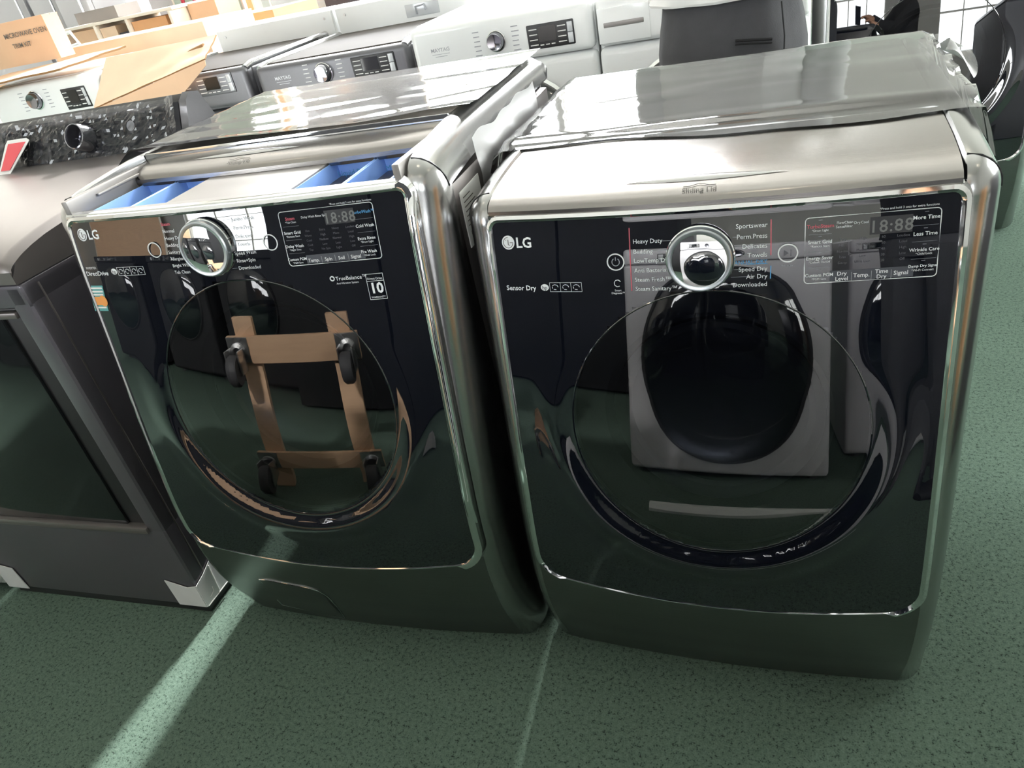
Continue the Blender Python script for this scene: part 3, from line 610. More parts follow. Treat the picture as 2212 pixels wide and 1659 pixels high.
# ------------------------------------------------------------------ grey dryer with rear console (far left)
LW, LD = .69, .72
gd = thing('console_dryer', 'dark grey dryer with rear knob console at the left edge of the picture', 'dryer', (-1.583, -.09, 0), .039)
part('cabinet', 'grey_paint', gd, lambda b: (b.box(0, LW, .0, LD, .024, .296, 0, .012, 3), b.box(LW-.052, LW, 0, LD, .28, .94, 0, .012, 3), b.box(0, .052, 0, LD, .28, .94, 0, .012, 3), b.box(.01, LW-.01, .03, LD, .28, .935, 0), b.box(0, LW, 0, LD, .885, .939, 0, .010, 3)))
part('plinth', 'black_plastic', gd, lambda b: b.box(.012, LW-.006, .006, LD-.02, 0, .026, 0, .003))
part('door_ledge', 'grey_top', gd, lambda b: b.box(.05, LW-.043, -.008, .024, .283, .302, 0, .006))
part('side_seam', 'side_grey', gd, lambda b: b.box(LW-.001, LW+.0015, .037, .041, .03, .925, 0, .0006))
dr = part('door', 'black_plastic', gd, lambda b: b.box(.055, LW-.056, .012, .034, .300, .884, 0, .004))
part('door_glass', 'door_dark', dr, lambda b: b.box(.10, LW-.104, .004, .014, .302, .868, 0, .004))
part('door_handle', 'grey_top', dr, lambda b: b.box(.16, LW-.05, -.004, .012, .866, .880, 0, .004))
tp = pchip([(0, .962), (.006, .978), (.02, .986), (.06, .999), (.13, 1.010), (.25, 1.018), (.45, 1.024), (.60, 1.028), (.72, 1.028)])
def ctop(u, v):
    k = v; y = [0, .002, .006, .012, .02, .04, .07, .11, .16, .25, .36, .48, .60, .72][round(v*13)]
    x = u*LW; e = min(x, LW-x); d = .010*(1-min(1, e/.014))**2
    return (x, y-.004, tp(y)-d)
part('top_panel', 'grey_top', gd, lambda b: (b.grid(ctop, 50, 13), b.grid(lambda u, v: (LW-.0005 if True else 0, .72*u-.004, lerp(.938, tp(.72*u)-.0098, v)), 30, 1), b.grid(lambda u, v: (u*LW, -.004+.0*v, lerp(.940, .964-.0*v, v)), 10, 1)), sharp=60)
cs = part('console', 'black_plastic', gd, lambda b: b.prism([(0.004, .610, 1.026), (.004, .655, 1.125), (.004, .675, 1.137), (.004, .700, 1.130), (.004, .735, 1.06), (.004, .735, 1.02)], (LW-.030, 0, 0)))
part('console_end_cap', 'graphite', cs, lambda b: b.prism([(LW-.024, .604, 1.022), (LW-.024, .650, 1.125), (LW-.024, .673, 1.140), (LW-.024, .705, 1.134), (LW-.024, .742, 1.06), (LW-.024, .742, 1.015)], (.022, 0, 0)))
cpn = Vector((0, -.099, .045)).normalized(); cpu = Vector((0, .045, .099)).normalized()
def cpan(x, s, off=0.): return Vector((x, .608, 1.024))+cpu*s+cpn*off
part('control_panel', 'console_black', cs, lambda b: b.grid(lambda u, v: cpan(lerp(.006, LW-.028, u), lerp(.002, .108, v), .002), 4, 2))
kb = part('knob', 'knob_clear', cs, lambda b: b.lathe([(.036, .002), (.034, .010), (.0325, .046), (.0315, .052), (.029, .053), (.0275, .050), (.026, .012), (.0, .010)], cpan(.365, .050), cpn, 40))
part('knob_well', 'console_black', kb, lambda b: b.lathe([(.0262, .0115), (.02, .0118), (.0, .012)], cpan(.365, .050), cpn, 32))
part('indicator_mark', 'print_grey', cs, lambda b: b.lathe([(.013, .0026), (.012, .0034), (.0, .0034)], cpan(.505, .068), cpn, 24))
def cfilm(u, v):
    x = lerp(.0, LW-.02, u); s = lerp(-.012, .118, v)
    d = .005+.012*(.5-abs(nz(u*8, v*3.5, 1.7)))*.9+.010*abs(nz(u*26, v*9, 4.))+.02*math.exp(-((x-.365)**2+(s-.05)**2)/.0018)*0
    r = math.hypot(x-.365, s-.05)
    if r < .05: d += .012*(1-r/.05)
    if u > .93: d += .02*(u-.93)/.07
    q = cpan(x, s, d); return q
fc = MB(); fc.grid(cfilm, 72, 18); fc.f = [q for q in fc.f]
keep = [i for i, q in enumerate(fc.f) if math.hypot(sum(fc.v[k][0] for k in q)/4-.365, (sum((Vector(fc.v[k])-cpan(.365, .05)).dot(cpu) for k in q)/4)) > .040]
fc.f = [fc.f[i] for i in keep]; fc.m = [0]*len(keep); fc.sm = [False]*len(keep)
o = fc.build('console_film', 'console_wrap', None, sharp=0); o.location = gd.location; o.rotation_euler.z = .039
tag(o, 'crinkled clear film wrapped over the black console with the round knob', 'plastic film')
# red price tag leaning on the console, white corner guards
t = thing('price_tag', 'red and white price tag leaning against the left console', 'tag', (-1.583, -.09, 0), .039)
part('card', 'sticker_white', t, lambda b: b.prism([cpan(.085, -.030, .055), cpan(.125, -.03, .055), cpan(.178, .065, .022), cpan(.168, .072, .022), cpan(.100, .072, .022), cpan(.090, .062, .022)], cpn*.0015))
part('red_print', 'sticker_red', t, lambda b: b.prism([cpan(.096, -.012, .0525), cpan(.128, -.012, .0525), cpan(.168, .062, .0262), cpan(.104, .062, .0262)], cpn*.0006))
def guard(name, label, x0, x1, side):
    g = thing(name, label, 'corner guard', (-1.583, -.09, 0), .039)
    if side > 0:
        part('front_flap', 'tape_white', g, lambda b: b.prism([(x0, -.002, .030), (LW+.001, -.002, .030), (LW+.001, -.002, .105), (LW-.028, -.002, .098), (x0-.004, -.002, .118)], (0, -.002, 0)))
        part('side_flap', 'tape_white', g, lambda b: b.prism([(LW+.002, -.003, .030), (LW+.002, .092, .028), (LW+.002, .090, .135), (LW+.002, .030, .112), (LW+.002, -.003, .105)], (.002, 0, 0)))
        part('fold_line', 'sticker_white', g, lambda b: (b.tube([(LW+.0045, .050, .034), (LW+.0045, .056, .118)], .0014, 5), b.tube([(LW+.0045, .0, .031), (LW+.0045, .09, .029)], .0016, 5), b.tube([(LW+.0045, .018, .045), (LW+.0045, .034, .050), (LW+.0045, .036, .062)], .0012, 5)))
    else:
        part('front_flap', 'tape_white', g, lambda b: b.prism([(x0, -.002, .026), (x1, -.002, .026), (x1-.01, -.002, .105), (x0, -.002, .118)], (0, -.002, 0)))
        part('side_flap', 'tape_white', g, lambda b: b.box(-.004, -.002, -.003, .08, .026, .118))
guard('corner_guard', 'white corner guard on the grey dryer next to the middle washer', LW-.085, LW, 1)
guard('corner_guard', 'white corner guard at the grey dryer\'s lower left, cut by the picture edge', .0, .075, -1)

# ------------------------------------------------------------------ front loaders of the rear row
def make_front_loader(root, body, top, FW, FH, FD, fascia, door_z, door_r, kind, panel='black', logo=True, knob=None, disp=None, drawer=None, logo_at=(.09, .0)):
    fz0 = fascia
    part('cabinet', body, root, lambda b: b.box(0, FW, .035, FD, .02, FH-.012, 0, .014, 3))
    part('front_panel', body, root, lambda b: b.box(0, FW, 0, .06, .03, fz0-.004, 0, .028, 4))
    fa = part('control_fascia', body if kind != 'graphite' else 'graphite', root, lambda b: b.box(.004, FW-.004, -.012, .06, fz0, FH-.004, 0, .024, 4))
    part('top_panel', top, root, lambda b: b.box(.012, FW-.012, .05, FD-.01, FH-.02, FH, 0, .008, 3))
    if kind == 'graphite':
        for x in (.018, FW-.018): part('top_side_trim', 'column_steel', root, lambda b: b.tube([(x, .01, FH-.014), (x, .06, FH-.004), (x, FD-.03, FH-.002)], .015, 10))
    dz, r = door_z, door_r
    dr = part('door', 'chrome' if kind != 'plain' else 'black_plastic', root, lambda b: b.lathe([(r+.012, -.02), (r+.014, .006), (r+.004, .016), (r-.012, .014)], (FW/2, 0, dz), n=56))
    part('door_glass', 'panel_glass', dr, lambda b: b.lathe([(r+.003, .012), (r-.02, .028), (r*.7, .046), (r*.4, .054), (.0001, .058)], (FW/2, 0, dz), n=56), sharp=0)
    if knob:
        kx, kz, kr = knob
        k = part('knob', 'knob_clear', fa, lambda b: b.lathe([(kr*1.12, .008), (kr*1.1, .014), (kr, .016), (kr*.96, .036), (kr*.86, .042), (kr*.5, .040), (.0001, .0395)], (kx, 0, kz), n=32))
        part('knob_ring', 'chrome', k, lambda b: b.lathe([(kr*1.16, .011), (kr*1.16, .016), (kr*1.06, .017)], (kx, 0, kz), n=32))
        for sd in (-1, 1):
         def marks(b):
            for s in (sd,):
                for i in range(6):
                    z = kz+(i-2.5)*.0155; x = kx+s*(kr+.03+.006*abs(i-2.5)*0); L = .022+.006*random.random(); b.box(min(x, x+s*L), max(x, x+s*L), -.0135, -.0120, z-.0016, z+.0016)
         part('cycle_lettering', 'print_grey' if body != 'graphite' else 'sticker_white', fa, marks)
    if disp:
        x0, x1, z0, z1 = disp
        d = part('display_panel', 'black_plastic' if panel == 'black' else body, fa, lambda b: b.box(x0, x1, -.0165, -.010, z0, z1, 0, .004))
        part('screen', 'door_dark', d, lambda b: b.box(lerp(x0, x1, .24), lerp(x0, x1, .62), -.0180, -.016, lerp(z0, z1, .28), lerp(z0, z1, .90)))
        def keys(b):
            for a in (.05, .66):
                for k in range(4): b.box(lerp(x0, x1, a), lerp(x0, x1, a+.17), -.0178, -.0165, lerp(z0, z1, .16+.21*k), lerp(z0, z1, .20+.21*k))
            for k in range(3): b.box(lerp(x0, x1, .26+.12*k), lerp(x0, x1, .34+.12*k), -.0178, -.0165, lerp(z0, z1, .13), lerp(z0, z1, .17))
        part('key_lettering', 'sticker_white', d, keys)
        for k in (0, 1): part('start_button', 'clip_clear', d, lambda b: b.box(lerp(x0, x1, .865), lerp(x0, x1, .975), -.0190, -.016, lerp(z0, z1, .08+.44*k), lerp(z0, z1, .50+.42*k), 0, .002))
    if drawer:
        x0, x1, z0, z1 = drawer
        d = part('detergent_drawer', body, fa, lambda b: b.box(x0-.02, x1+.02, -.016, -.010, z0-.05, z1+.045, 0, .003))
        part('drawer_pull', 'tray_plastic', d, lambda b: b.box(x0, x1, -.0185, -.012, z0, z1, 0, .003))
    if logo:
        lx, lz = logo_at
        part('brand_lettering', 'print_grey' if body != 'graphite' else 'clip_clear', fa, lambda b: (b.text('MAYTAG', .0185, lambda r, u: (lx+r, -.0128, lz+u), 'CENTER', 0, .01), b.box(lx-.035, lx+.035, -.0130, -.0122, lz-.009, lz-.0078), b.box(lx-.024, lx+.024, -.0130, -.0122, lz-.017, lz-.0155)))
    for x in (.06, FW-.06): part('foot', 'rubber', root, lambda b: b.lathe([(.0, 0), (.024, 0), (.022, .022)], (x, .08, 0), (0, 0, 1), 14))
    return root
w1 = thing('front_load_washer', 'white front loader with chrome knob behind the middle washer', 'washer', (-.845, 1.74, 0), .03)
make_front_loader(w1, 'white_enamel', 'white_enamel', .69, 1.085, .76, .925, .60, .275, 'white', knob=(.335, 1.0, .031), disp=(.452, .622, .952, 1.032), logo_at=(.115, .995))
w2 = thing('front_load_washer', 'white front loader with detergent drawer beside the standing person', 'washer', (-.148, 1.76, 0), .03)
make_front_loader(w2, 'white_enamel', 'white_enamel', .69, 1.085, .76, .925, .60, .285, 'white', drawer=(.028, .165, .985, 1.001), logo_at=(.105, 1.024))
d2 = thing('front_load_dryer', 'dark graphite front loader with lit black display, nearer the white washers', 'dryer', (-1.560, 1.74, 0), .03)
make_front_loader(d2, 'graphite', 'graphite_top', .69, 1.045, .76, .905, .56, .27, 'graphite', knob=(.315, .985, .034), disp=(.445, .632, .948, 1.022), logo_at=(.125, .985))
d1 = thing('front_load_dryer', 'dark graphite front loader half covered by a cardboard sheet', 'dryer', (-2.300, 1.74, 0), .03)
make_front_loader(d1, 'graphite', 'graphite_top', .69, 1.058, .76, .905, .56, .27, 'graphite', 'plain', knob=(.305, 1.012, .034), disp=(.430, .615, .965, 1.043), logo_at=(.125, 1.010))
w0 = thing('front_load_washer', 'white front loader under cardboard at the upper left, knob and dark screen', 'washer', (-3.10, 1.76, 0), .03)
make_front_loader(w0, 'white_enamel', 'white_enamel', .69, 1.135, .74, .96, .62, .27, 'white', knob=(.290, 1.058, .036), disp=(.455, .60, .995, 1.085), logo=False)
wl = thing('white_appliance', 'white appliance corner at the lower left edge beside the grey dryer', 'washer', (-2.292, -.135, 0), .02)
make_front_loader(wl, 'white_enamel', 'white_enamel', .685, .98, .72, .84, .50, .25, 'white', knob=(.34, .91, .03), disp=(.45, .60, .87, .94), logo=False)

# top loaders standing back to back with that row: their white consoles show
def make_top_loader(root, vents, clip):
    TW = .69
    part('cabinet', 'white_enamel', root, lambda b: b.box(0, TW, 0, .70, .015, .955, 0, .012, 3))
    part('lid', 'white_enamel', root, lambda b: b.box(.05, TW-.05, .16, .67, .950, .972, 0, .008, 3))
    c = part('console', 'white_plastic', root, lambda b: b.prism([(0, -.004, .95), (0, -.004, 1.150), (0, .012, 1.165), (0, .05, 1.165), (0, .13, .955)], (TW, 0, 0)))
    part('console_back', 'white_plastic', c, lambda b: b.box(.008, TW-.008, -.012, -.002, .955, 1.152, 0, .005, 3))
    for i in range(vents): part('vent_slot', 'print_grey', c, lambda b: [b.box(.06+.085*k, .125+.085*k, -.0128, -.0115, 1.045-.018*i, 1.049-.018*i) for k in range(6)])
    if clip:
        part('label_plate', 'clip_clear', c, lambda b: b.box(.37, .54, -.0145, -.0115, 1.058, 1.112, 0, .002))
        part('cord_clip', 'print_grey', c, lambda b: b.tube([(.425, -.018, 1.068), (.425, -.022, 1.100), (.47, -.022, 1.104), (.475, -.020, 1.080)], .004, 6))
    for x in (.05, .64):
        part('screw', 'zinc', c, lambda b: b.lathe([(.006, 0), (.005, .003), (0, .003)], (x, -.0125, 1.12), n=10))
    return root
t1 = thing('top_load_washer', 'white console back with vent slots behind the graphite machines', 'washer', (-2.30, 2.525, 0), .03); make_top_loader(t1, 4, False)
t2 = thing('top_load_washer', 'white console back with grey label plate and cord clip', 'washer', (-1.595, 2.545, 0), .03); make_top_loader(t2, 0, True)

# ------------------------------------------------------------------ cartons
def carton(name, label, cat, c, rz, w, d, h, m, word=None, tape=True, group=None, tilt=None):
    o = thing(name, label, cat, c, rz, group)
    if tilt: o.rotation_euler = (tilt[0], tilt[1], rz)
    def body(b):
        n = 6
        b.grid(lambda u, v: (lerp(-w/2, w/2, u), -d/2+.004*nz(u*3+c[0], v*2, 1), h*v), n, 4); b.grid(lambda u, v: (lerp(w/2, -w/2, u), d/2, h*v), n, 4)
        b.grid(lambda u, v: (w/2, lerp(-d/2, d/2, u), h*v), n, 4); b.grid(lambda u, v: (-w/2, lerp(d/2, -d/2, u), h*v), n, 4)
        b.add([(-w/2, -d/2, 0), (w/2, -d/2, 0), (w/2, d/2, 0), (-w/2, d/2, 0)], [(3, 2, 1, 0)])
    bd = part('carton_body', m, o, body)
    part('top_flap', m, o, lambda b: b.box(-w/2-.001, w/2+.001, -d/2-.002, -.002, h-.001, h+.004))
    part('top_flap', m, o, lambda b: b.box(-w/2-.001, w/2+.001, .002, d/2+.002, h-.001, h+.003))
    if tape: part('packing_tape', 'cardboard_light', o, lambda b: b.box(-w/2-.002, w/2+.002, -.03, .03, h+.003, h+.0052))
    if word:
        for t, s, x, z in word: part('carton_lettering', 'print_dark', o, lambda b: b.text(t, s, lambda r, u: (x+r, -d/2-.006, z+u), 'LEFT', 0, .012))
    return o
carton('carton', 'carton printed MICROWAVE OVEN TRIM KIT at the upper left', 'box', (-3.36, 2.17, 1.190), .05, .78, .10, .195, 'cardboard', [('MICROWAVE OVEN', .0315, .105, .128), ('TRIM KIT', .030, .132, .080)])
def sheet(name, label, pts, th, m, nrm=None):
    P = [Vector(p) for p in pts]; o = thing(name, label, 'cardboard', P[0])
    n = (P[1]-P[0]).cross(P[-1]-P[0]).normalized() if nrm is None else Vector(nrm)
    if n.z < 0: n = -n
    Q = [p-P[0] for p in P]
    def g(b):
        for s in (0, 1): b.grid(lambda u, v: (Q[0]*(1-u)+Q[1]*u)*(1-v)+(Q[3]*(1-u)+Q[2]*u)*v+n*(th*s+.006*nz(u*4+P[0].x, v*4, 2)), 16, 8, flip=(s == 0))
        for (i, j, k, l) in ((0, 0, 1, 0), (1, 0, 1, 1), (1, 1, 0, 1), (0, 1, 0, 0)):
            b.grid(lambda u, v: (lambda uu, vv: (Q[0]*(1-uu)+Q[1]*uu)*(1-vv)+(Q[3]*(1-uu)+Q[2]*uu)*vv+n*(th*v+.006*nz(uu*4+P[0].x, vv*4, 2)))(lerp(i, k, u), lerp(j, l, u)), 16 if i != k else 8, 1, 1)
    part('board', [m, 'cardboard_edge'], o, g)
    return o, Q, n
# folded sheet over the graphite machine: sloping board, front flap and side flap
o, Q, n = sheet('cardboard_sheet', 'big open cardboard sheet sloping over the left graphite machine', [(-2.385, 1.66, .995), (-1.742, 1.70, 1.108), (-1.775, 1.86, 1.175), (-2.40, 1.86, 1.166)], .006, 'cardboard_light')
part('front_flap', 'cardboard', o, lambda b: b.prism([Vector((0, -.002, -.001)), Vector((.640, .038, .112)), Vector((.642, .030, .092)), Vector((.10, -.012, -.22)), Vector((.02, -.014, -.24))], (0, -.004, 0)))
part('side_flap', 'cardboard_edge', o, lambda b: b.prism([Vector((-.004, 0, 0)), Vector((-.015, .20, .168)), Vector((-.014, .16, .06)), Vector((-.012, -.02, -.22))], (-.005, 0, 0)))
part('hand_hole', 'cardboard_edge', o, lambda b: b.tube([Q[0]*.18+Q[1]*.82*.92+Q[2]*0+Vector((0, .10, .052)), Q[0]*.1+Q[1]*.90+Vector((0, .10, .054))], .010, 8))
o, Q, n = sheet('cardboard_sheet', 'flattened cardboard lying over the white front loader at the upper left', [(-3.35, 1.66, 1.142), (-2.52, 1.70, 1.165), (-2.50, 2.10, 1.185), (-3.30, 2.10, 1.160)], .008, 'cardboard')
part('front_flap', 'cardboard', o, lambda b: b.prism([Vector((0, 0, 0)), Vector((.52, .02, .012)), Vector((.40, .01, -.010)), Vector((0, 0, -.045))], (0, -.005, 0)))
carton('carton', 'long carton lying behind the cardboard sheets, below the shelf', 'box', (-3.03, 2.90, .93), .06, 1.05, .50, .272, 'cardboard_light')
carton('carton', 'orange carton with clear tape left of the white console backs', 'box', (-2.98, 3.64, .86), -.03, .95, .50, .305, 'cardboard_orange')
for i, (x, y, w, d) in enumerate(((-3.0, 2.90, 1.0, .48), (-2.98, 3.64, .9, .48))):
    carton('carton', ['plain carton supporting the long carton', 'plain carton under the orange carton'][i], 'box', (x, y, 0), 0, w, d, (.92, .85)[i], 'cardboard')

# ------------------------------------------------------------------ far background
def fridge(label, x, y, w, h, m='fridge_grey', seam=.6):
    o = thing('refrigerator', label, 'refrigerator', (x, y, 0))
    part('cabinet', m, o, lambda b: b.box(0, w, .06, .75, .02, h, 0, .01)); 
    part('lower_door', m, o, lambda b: b.box(.003, w-.003, 0, .058, .03, h*seam-.006, 0, .012)); part('upper_door', m, o, lambda b: b.box(.003, w-.003, 0, .058, h*seam+.006, h-.004, 0, .012))
    part('handle', 'column_steel', o, lambda b: b.tube([(w-.05, 0, h*seam+.1), (w-.05, -.04, h*seam+.14), (w-.05, -.04, h*seam+.5), (w-.05, 0, h*seam+.54)], .011, 8))
    for xx in (.06, w-.06): part('foot', 'rubber', o, lambda b: b.lathe([(0, 0), (.03, 0), (.028, .03)], (xx, .1, 0), (0, 0, 1), 12))
    return o
fridge('pale grey refrigerator at the far left, dark seam on its right', -7.10, 4.9, .95, 1.82); fridge('pale grey refrigerator between the dark seam and the white edge strip', -6.11, 4.9, .36, 1.82); fridge('pale grey refrigerator right of the white edge strip, in front of grey boards', -5.74, 4.85, .36, 1.80)
def board(name, label, cat, x0, x1, y, z1, m, th=.04):
    o = thing(name, label, cat, ((x0+x1)/2, y, 0)); w = x1-x0
    part('panel', m, o, lambda b: b.box(-w/2, w/2, 0, th, .01, z1, 0, .004)); part('edge_strip', 'white_shelf', o, lambda b: b.box(-w/2-.02, -w/2, -.005, th+.005, 0, z1, 0, .003)); part('edge_strip', 'white_shelf', o, lambda b: b.box(w/2, w/2+.02, -.005, th+.005, 0, z1, 0, .003)); return o
board('grey_panel', 'tall dark grey panel standing behind the low cartons', 'panel', -5.95, -5.25, 6.2, 2.1, 'grey_board')
board('glass_panel', 'pale green glass panel left of the red poles', 'panel', -5.10, -4.35, 5.6, 2.1, 'green_glass')
board('grey_panel', 'pale grey wall panel behind the red poles', 'panel', -4.72, -3.2, 6.6, 2.4, 'fridge_grey')
board('wood_post', 'tan wooden post beside the red poles', 'post', -4.62, -4.45, 5.9, 2.2, 'cardboard_orange', .12)
# white shelf with cartons
sh = thing('shelf_unit', 'long white shelf unit holding cartons in the far left background', 'shelf', (-4.75, 4.6, 0))
part('shelf_board', 'white_shelf', sh, lambda b: b.box(-.62, .62, -.2, .2, 1.262, 1.285, 0, .004)); part('shelf_board', 'white_shelf', sh, lambda b: b.box(-.62, .62, -.2, .2, .96, .98, 0, .004))
for x in (-.60, -.22, .13, .58): part('upright', 'white_shelf', sh, lambda b: b.box(x-.014, x+.014, -.2, .2, 0, 1.262, 0, .003))
for i, (x, w, h, m) in enumerate(((-5.12, .28, .26, 'cardboard'), (-4.865, .17, .25, 'cardboard_light'), (-4.70, .12, .19, 'navy'), (-4.42, .36, .25, 'cardboard_orange'))):
    carton('carton', ['tan carton on the left end of the white shelf', 'narrow carton with stamp on the white shelf', 'dark case between cartons on the white shelf', 'wide brown carton on the white shelf'][i], 'box', (x, 4.58, .98), 0, w, .3, h, m, tape=False)
carton('carton', 'brown carton with a square mark right of the white shelf', 'box', (-4.0, 4.75, 0), 0, .28, .3, 1.27, 'cardboard', tape=False)
carton('carton', 'flat grey carton lying on the white shelf', 'box', (-4.98, 4.62, 1.287), .02, .44, .28, .085, 'grey_board', tape=False)
ch = thing('folding_stool', 'small pale folding stool in front of the white shelf', 'stool', (-4.93, 4.05, 0), .1)
part('seat_frame', 'white_plastic', ch, lambda b: b.tube([(-.11, 0, 1.15), (-.13, 0, 1.25), (.05, 0, 1.26), (.09, 0, 1.17), (-.11, 0, 1.15)], .014, 8))
for s, x0, x1 in ((0, -.09, -.17), (1, .07, .14)): part('leg', 'white_plastic', ch, lambda b: b.tube([(x0, .0, 1.16), (x1, .02, .5), (x1, .05, 0)], .014, 8))
ht = thing('hand_truck', 'red hand truck with upright poles in the far background', 'hand truck', (-4.62, 5.5, 0))
for x, t in ((-.285, .02), (-.15, .03)): part('pole', 'red_paint', ht, lambda b: b.tube([(x, 0, 0), (x-.005, 0, 1.0), (x-.01, 0, 1.6)], .018, 8))
for z in (.3, .8, 1.45): part('crossbar', 'red_paint', ht, lambda b: b.tube([(-.29, 0, z), (-.15, 0, z)], .012, 8))
part('toe_plate', 'zinc', ht, lambda b: b.box(-.34, -.10, -.25, 0, 0, .012, 0, .004))
ht2 = thing('hand_truck', 'second red hand truck, thinner, with a blue item at its foot', 'hand truck', (-4.36, 5.5, 0))
for x in (-.12, -.01): part('pole', 'red_paint', ht2, lambda b: b.tube([(x, 0, 0), (x, 0, 1.6)], .014, 8))
for z in (.3, .8, 1.45): part('crossbar', 'red_paint', ht2, lambda b: b.tube([(-.12, 0, z), (-.01, 0, z)], .01, 8))
part('blue_grip', 'blue_item', ht2, lambda b: b.box(-.17, -.04, -.05, .02, 1.10, 1.16, 0, .01)); part('toe_plate', 'zinc', ht2, lambda b: b.box(-.2, .04, -.25, 0, 0, .012, 0, .004))
carton('tool_case', 'dark navy case on the far floor behind the white console backs', 'case', (-2.35, 4.9, 0), .1, 1.1, .5, 1.33, 'navy', tape=False)

# ------------------------------------------------------------------ people
def skin_mesh(name, joints, edges, mat_name, parent, root, sub=2):
    names = list(joints); me = bpy.data.meshes.new(name)
    me.from_pydata([joints[k][0] for k in names], [(names.index(a), names.index(b)) for a, b in edges], [])
    ob = bpy.data.objects.new(name, me); col.objects.link(ob)
    sk = ob.modifiers.new('skin', 'SKIN'); sk.use_smooth_shade = True
    if not me.skin_vertices: 
        bm = bmesh.new(); bm.from_mesh(me); bm.verts.layers.skin.verify(); bm.to_mesh(me); bm.free()
    for i, k in enumerate(names):
        r = joints[k][1]; r = (r, r) if not isinstance(r, tuple) else r
        me.skin_vertices[0].data[i].radius = r; me.skin_vertices[0].data[i].use_root = (k == root)
    ss = ob.modifiers.new('sub', 'SUBSURF'); ss.levels = sub; ss.render_levels = sub
    dg = bpy.context.evaluated_depsgraph_get(); dg.update()
    m2 = bpy.data.meshes.new_from_object(ob.evaluated_get(dg)); bpy.data.objects.remove(ob)
    m2.materials.clear(); m2.materials.append(M[mat_name]); m2.polygons.foreach_set('use_smooth', [True]*len(m2.polygons))
    o = bpy.data.objects.new(name, m2); col.objects.link(o); o.parent = parent; return o
def person(label, loc, rz, top, arms, shirt_hem=1.02, hgt=1.0):
    o = thing('person', label, 'person', loc, rz, scale=(hgt, hgt, hgt))
    J = dict(pel=((0, 0, .96), (.135, .10)), sp1=((0, .0, 1.10), (.125, .095)), sp2=((0, .0, 1.26), (.145, .105)), sp3=((0, .005, 1.39), (.13, .09)), nk=((0, -.005, 1.47), .052), nk2=((0, -.015, 1.53), .05),
             hd1=((0, -.03, 1.60), (.070, .082)), hd2=((0, -.025, 1.67), (.074, .090)), hd3=((0, -.015, 1.73), (.052, .06)))
    E = [('pel', 'sp1'), ('sp1', 'sp2'), ('sp2', 'sp3'), ('sp3', 'nk'), ('nk', 'nk2'), ('nk2', 'hd1'), ('hd1', 'hd2'), ('hd2', 'hd3')]
    TS = {}; SH = {}
    for s, nm in ((-1, 'l'), (1, 'r')):
        J.update({nm+'hip': ((s*.09, 0, .90), .085), nm+'th': ((s*.10, -.005, .70), .075), nm+'kn': ((s*.105, -.01, .50), .055), nm+'ca': ((s*.11, .01, .34), .05), nm+'an': ((s*.115, .015, .10), .036), nm+'he': ((s*.12, .0, .05), .035), nm+'to': ((s*.13, -.13, .035), .03)})
        E += [('pel', nm+'hip'), (nm+'hip', nm+'th'), (nm+'th', nm+'kn'), (nm+'kn', nm+'ca'), (nm+'ca', nm+'an'), (nm+'an', nm+'he'), (nm+'he', nm+'to')]
        sh = Vector((s*.18, .01, 1.40)); el, wr_, pd, up = [Vector(q) for q in arms[nm]]
        pd = pd.normalized(); J[nm+'sh'] = (tuple(sh), .062); J[nm+'el'] = (tuple(el), .043); J[nm+'wr'] = (tuple(wr_), .029); palm = wr_+pd*.055; J[nm+'pa'] = (tuple(palm), (.036, .018))
        E += [('sp3', nm+'sh'), (nm+'sh', nm+'el'), (nm+'el', nm+'wr'), (nm+'wr', nm+'pa')]
        side = pd.cross(up.normalized()).normalized()
        for i, (off, L) in enumerate(((-.030, .066), (-.010, .076), (.010, .072), (.028, .056))):
            a = palm+pd*.030+side*off; b_ = a+pd*L*.5+up*-.008; c_ = b_+pd*L*.35+up*-.022
            J[nm+'f%da' % i] = (tuple(a), .009); J[nm+'f%db' % i] = (tuple(b_), .0085); J[nm+'f%dc' % i] = (tuple(c_), .0075); E += [(nm+'pa', nm+'f%da' % i), (nm+'f%da' % i, nm+'f%db' % i), (nm+'f%db' % i, nm+'f%dc' % i)]
        a = wr_+pd*.030-side*.030; b_ = a+pd*.028-side*.020; J[nm+'t1'] = (tuple(a), .011); J[nm+'t2'] = (tuple(b_), .0095); E += [(nm+'pa', nm+'t1'), (nm+'t1', nm+'t2')]
        # sleeve
        SH[nm] = (sh, el, wr_)
    skin_mesh('body', J, E, 'skin', o, 'pel', 1)
    ring = lambda cx, cy, z, a, b, n=32, ph=0.: [Vector((cx+a*math.cos(2*PI*k/n)*(1+.035*math.sin(7*k*2*PI/n+z*11+ph)), cy+b*math.sin(2*PI*k/n)*(1+.06*math.sin(9*k*2*PI/n+z*6+ph)), z)) for k in range(n)]
    def tr(b):
        b.loft([ring(0, 0, z, a, c_) for z, a, c_ in ((.80, .195, .135), (.85, .198, .14), (.90, .198, .142), (.96, .194, .138), (1.02, .184, .130), (1.08, .172, .122))])
        for s in (-1, 1): b.loft([ring(s*x, y, z, a, c_, 28, s) for x, y, z, a, c_ in ((.098, 0, .88, .100, .135), (.102, 0, .78, .100, .115), (.105, 0, .66, .092, .10), (.108, -.005, .5, .08, .088), (.112, .005, .3, .072, .08), (.116, .01, .12, .066, .074), (.118, .008, .055, .066, .078))])
    t = part('trousers', 'trousers', o, tr)
    part('welt_pocket', 'jacket', t, lambda b: (b.tube([(-.045, .140, .988), (-.09, .130, .984), (-.13, .112, .978)], .0035, 6), b.tube([(-.045, .142, .980), (-.09, .132, .976), (-.13, .114, .970)], .0022, 6)))
    part('side_seam', 'jacket', t, lambda b: b.tube([(-.150, .098, 1.06), (-.158, .099, .98), (-.156, .100, .88), (-.152, .085, .75)], .002, 6))
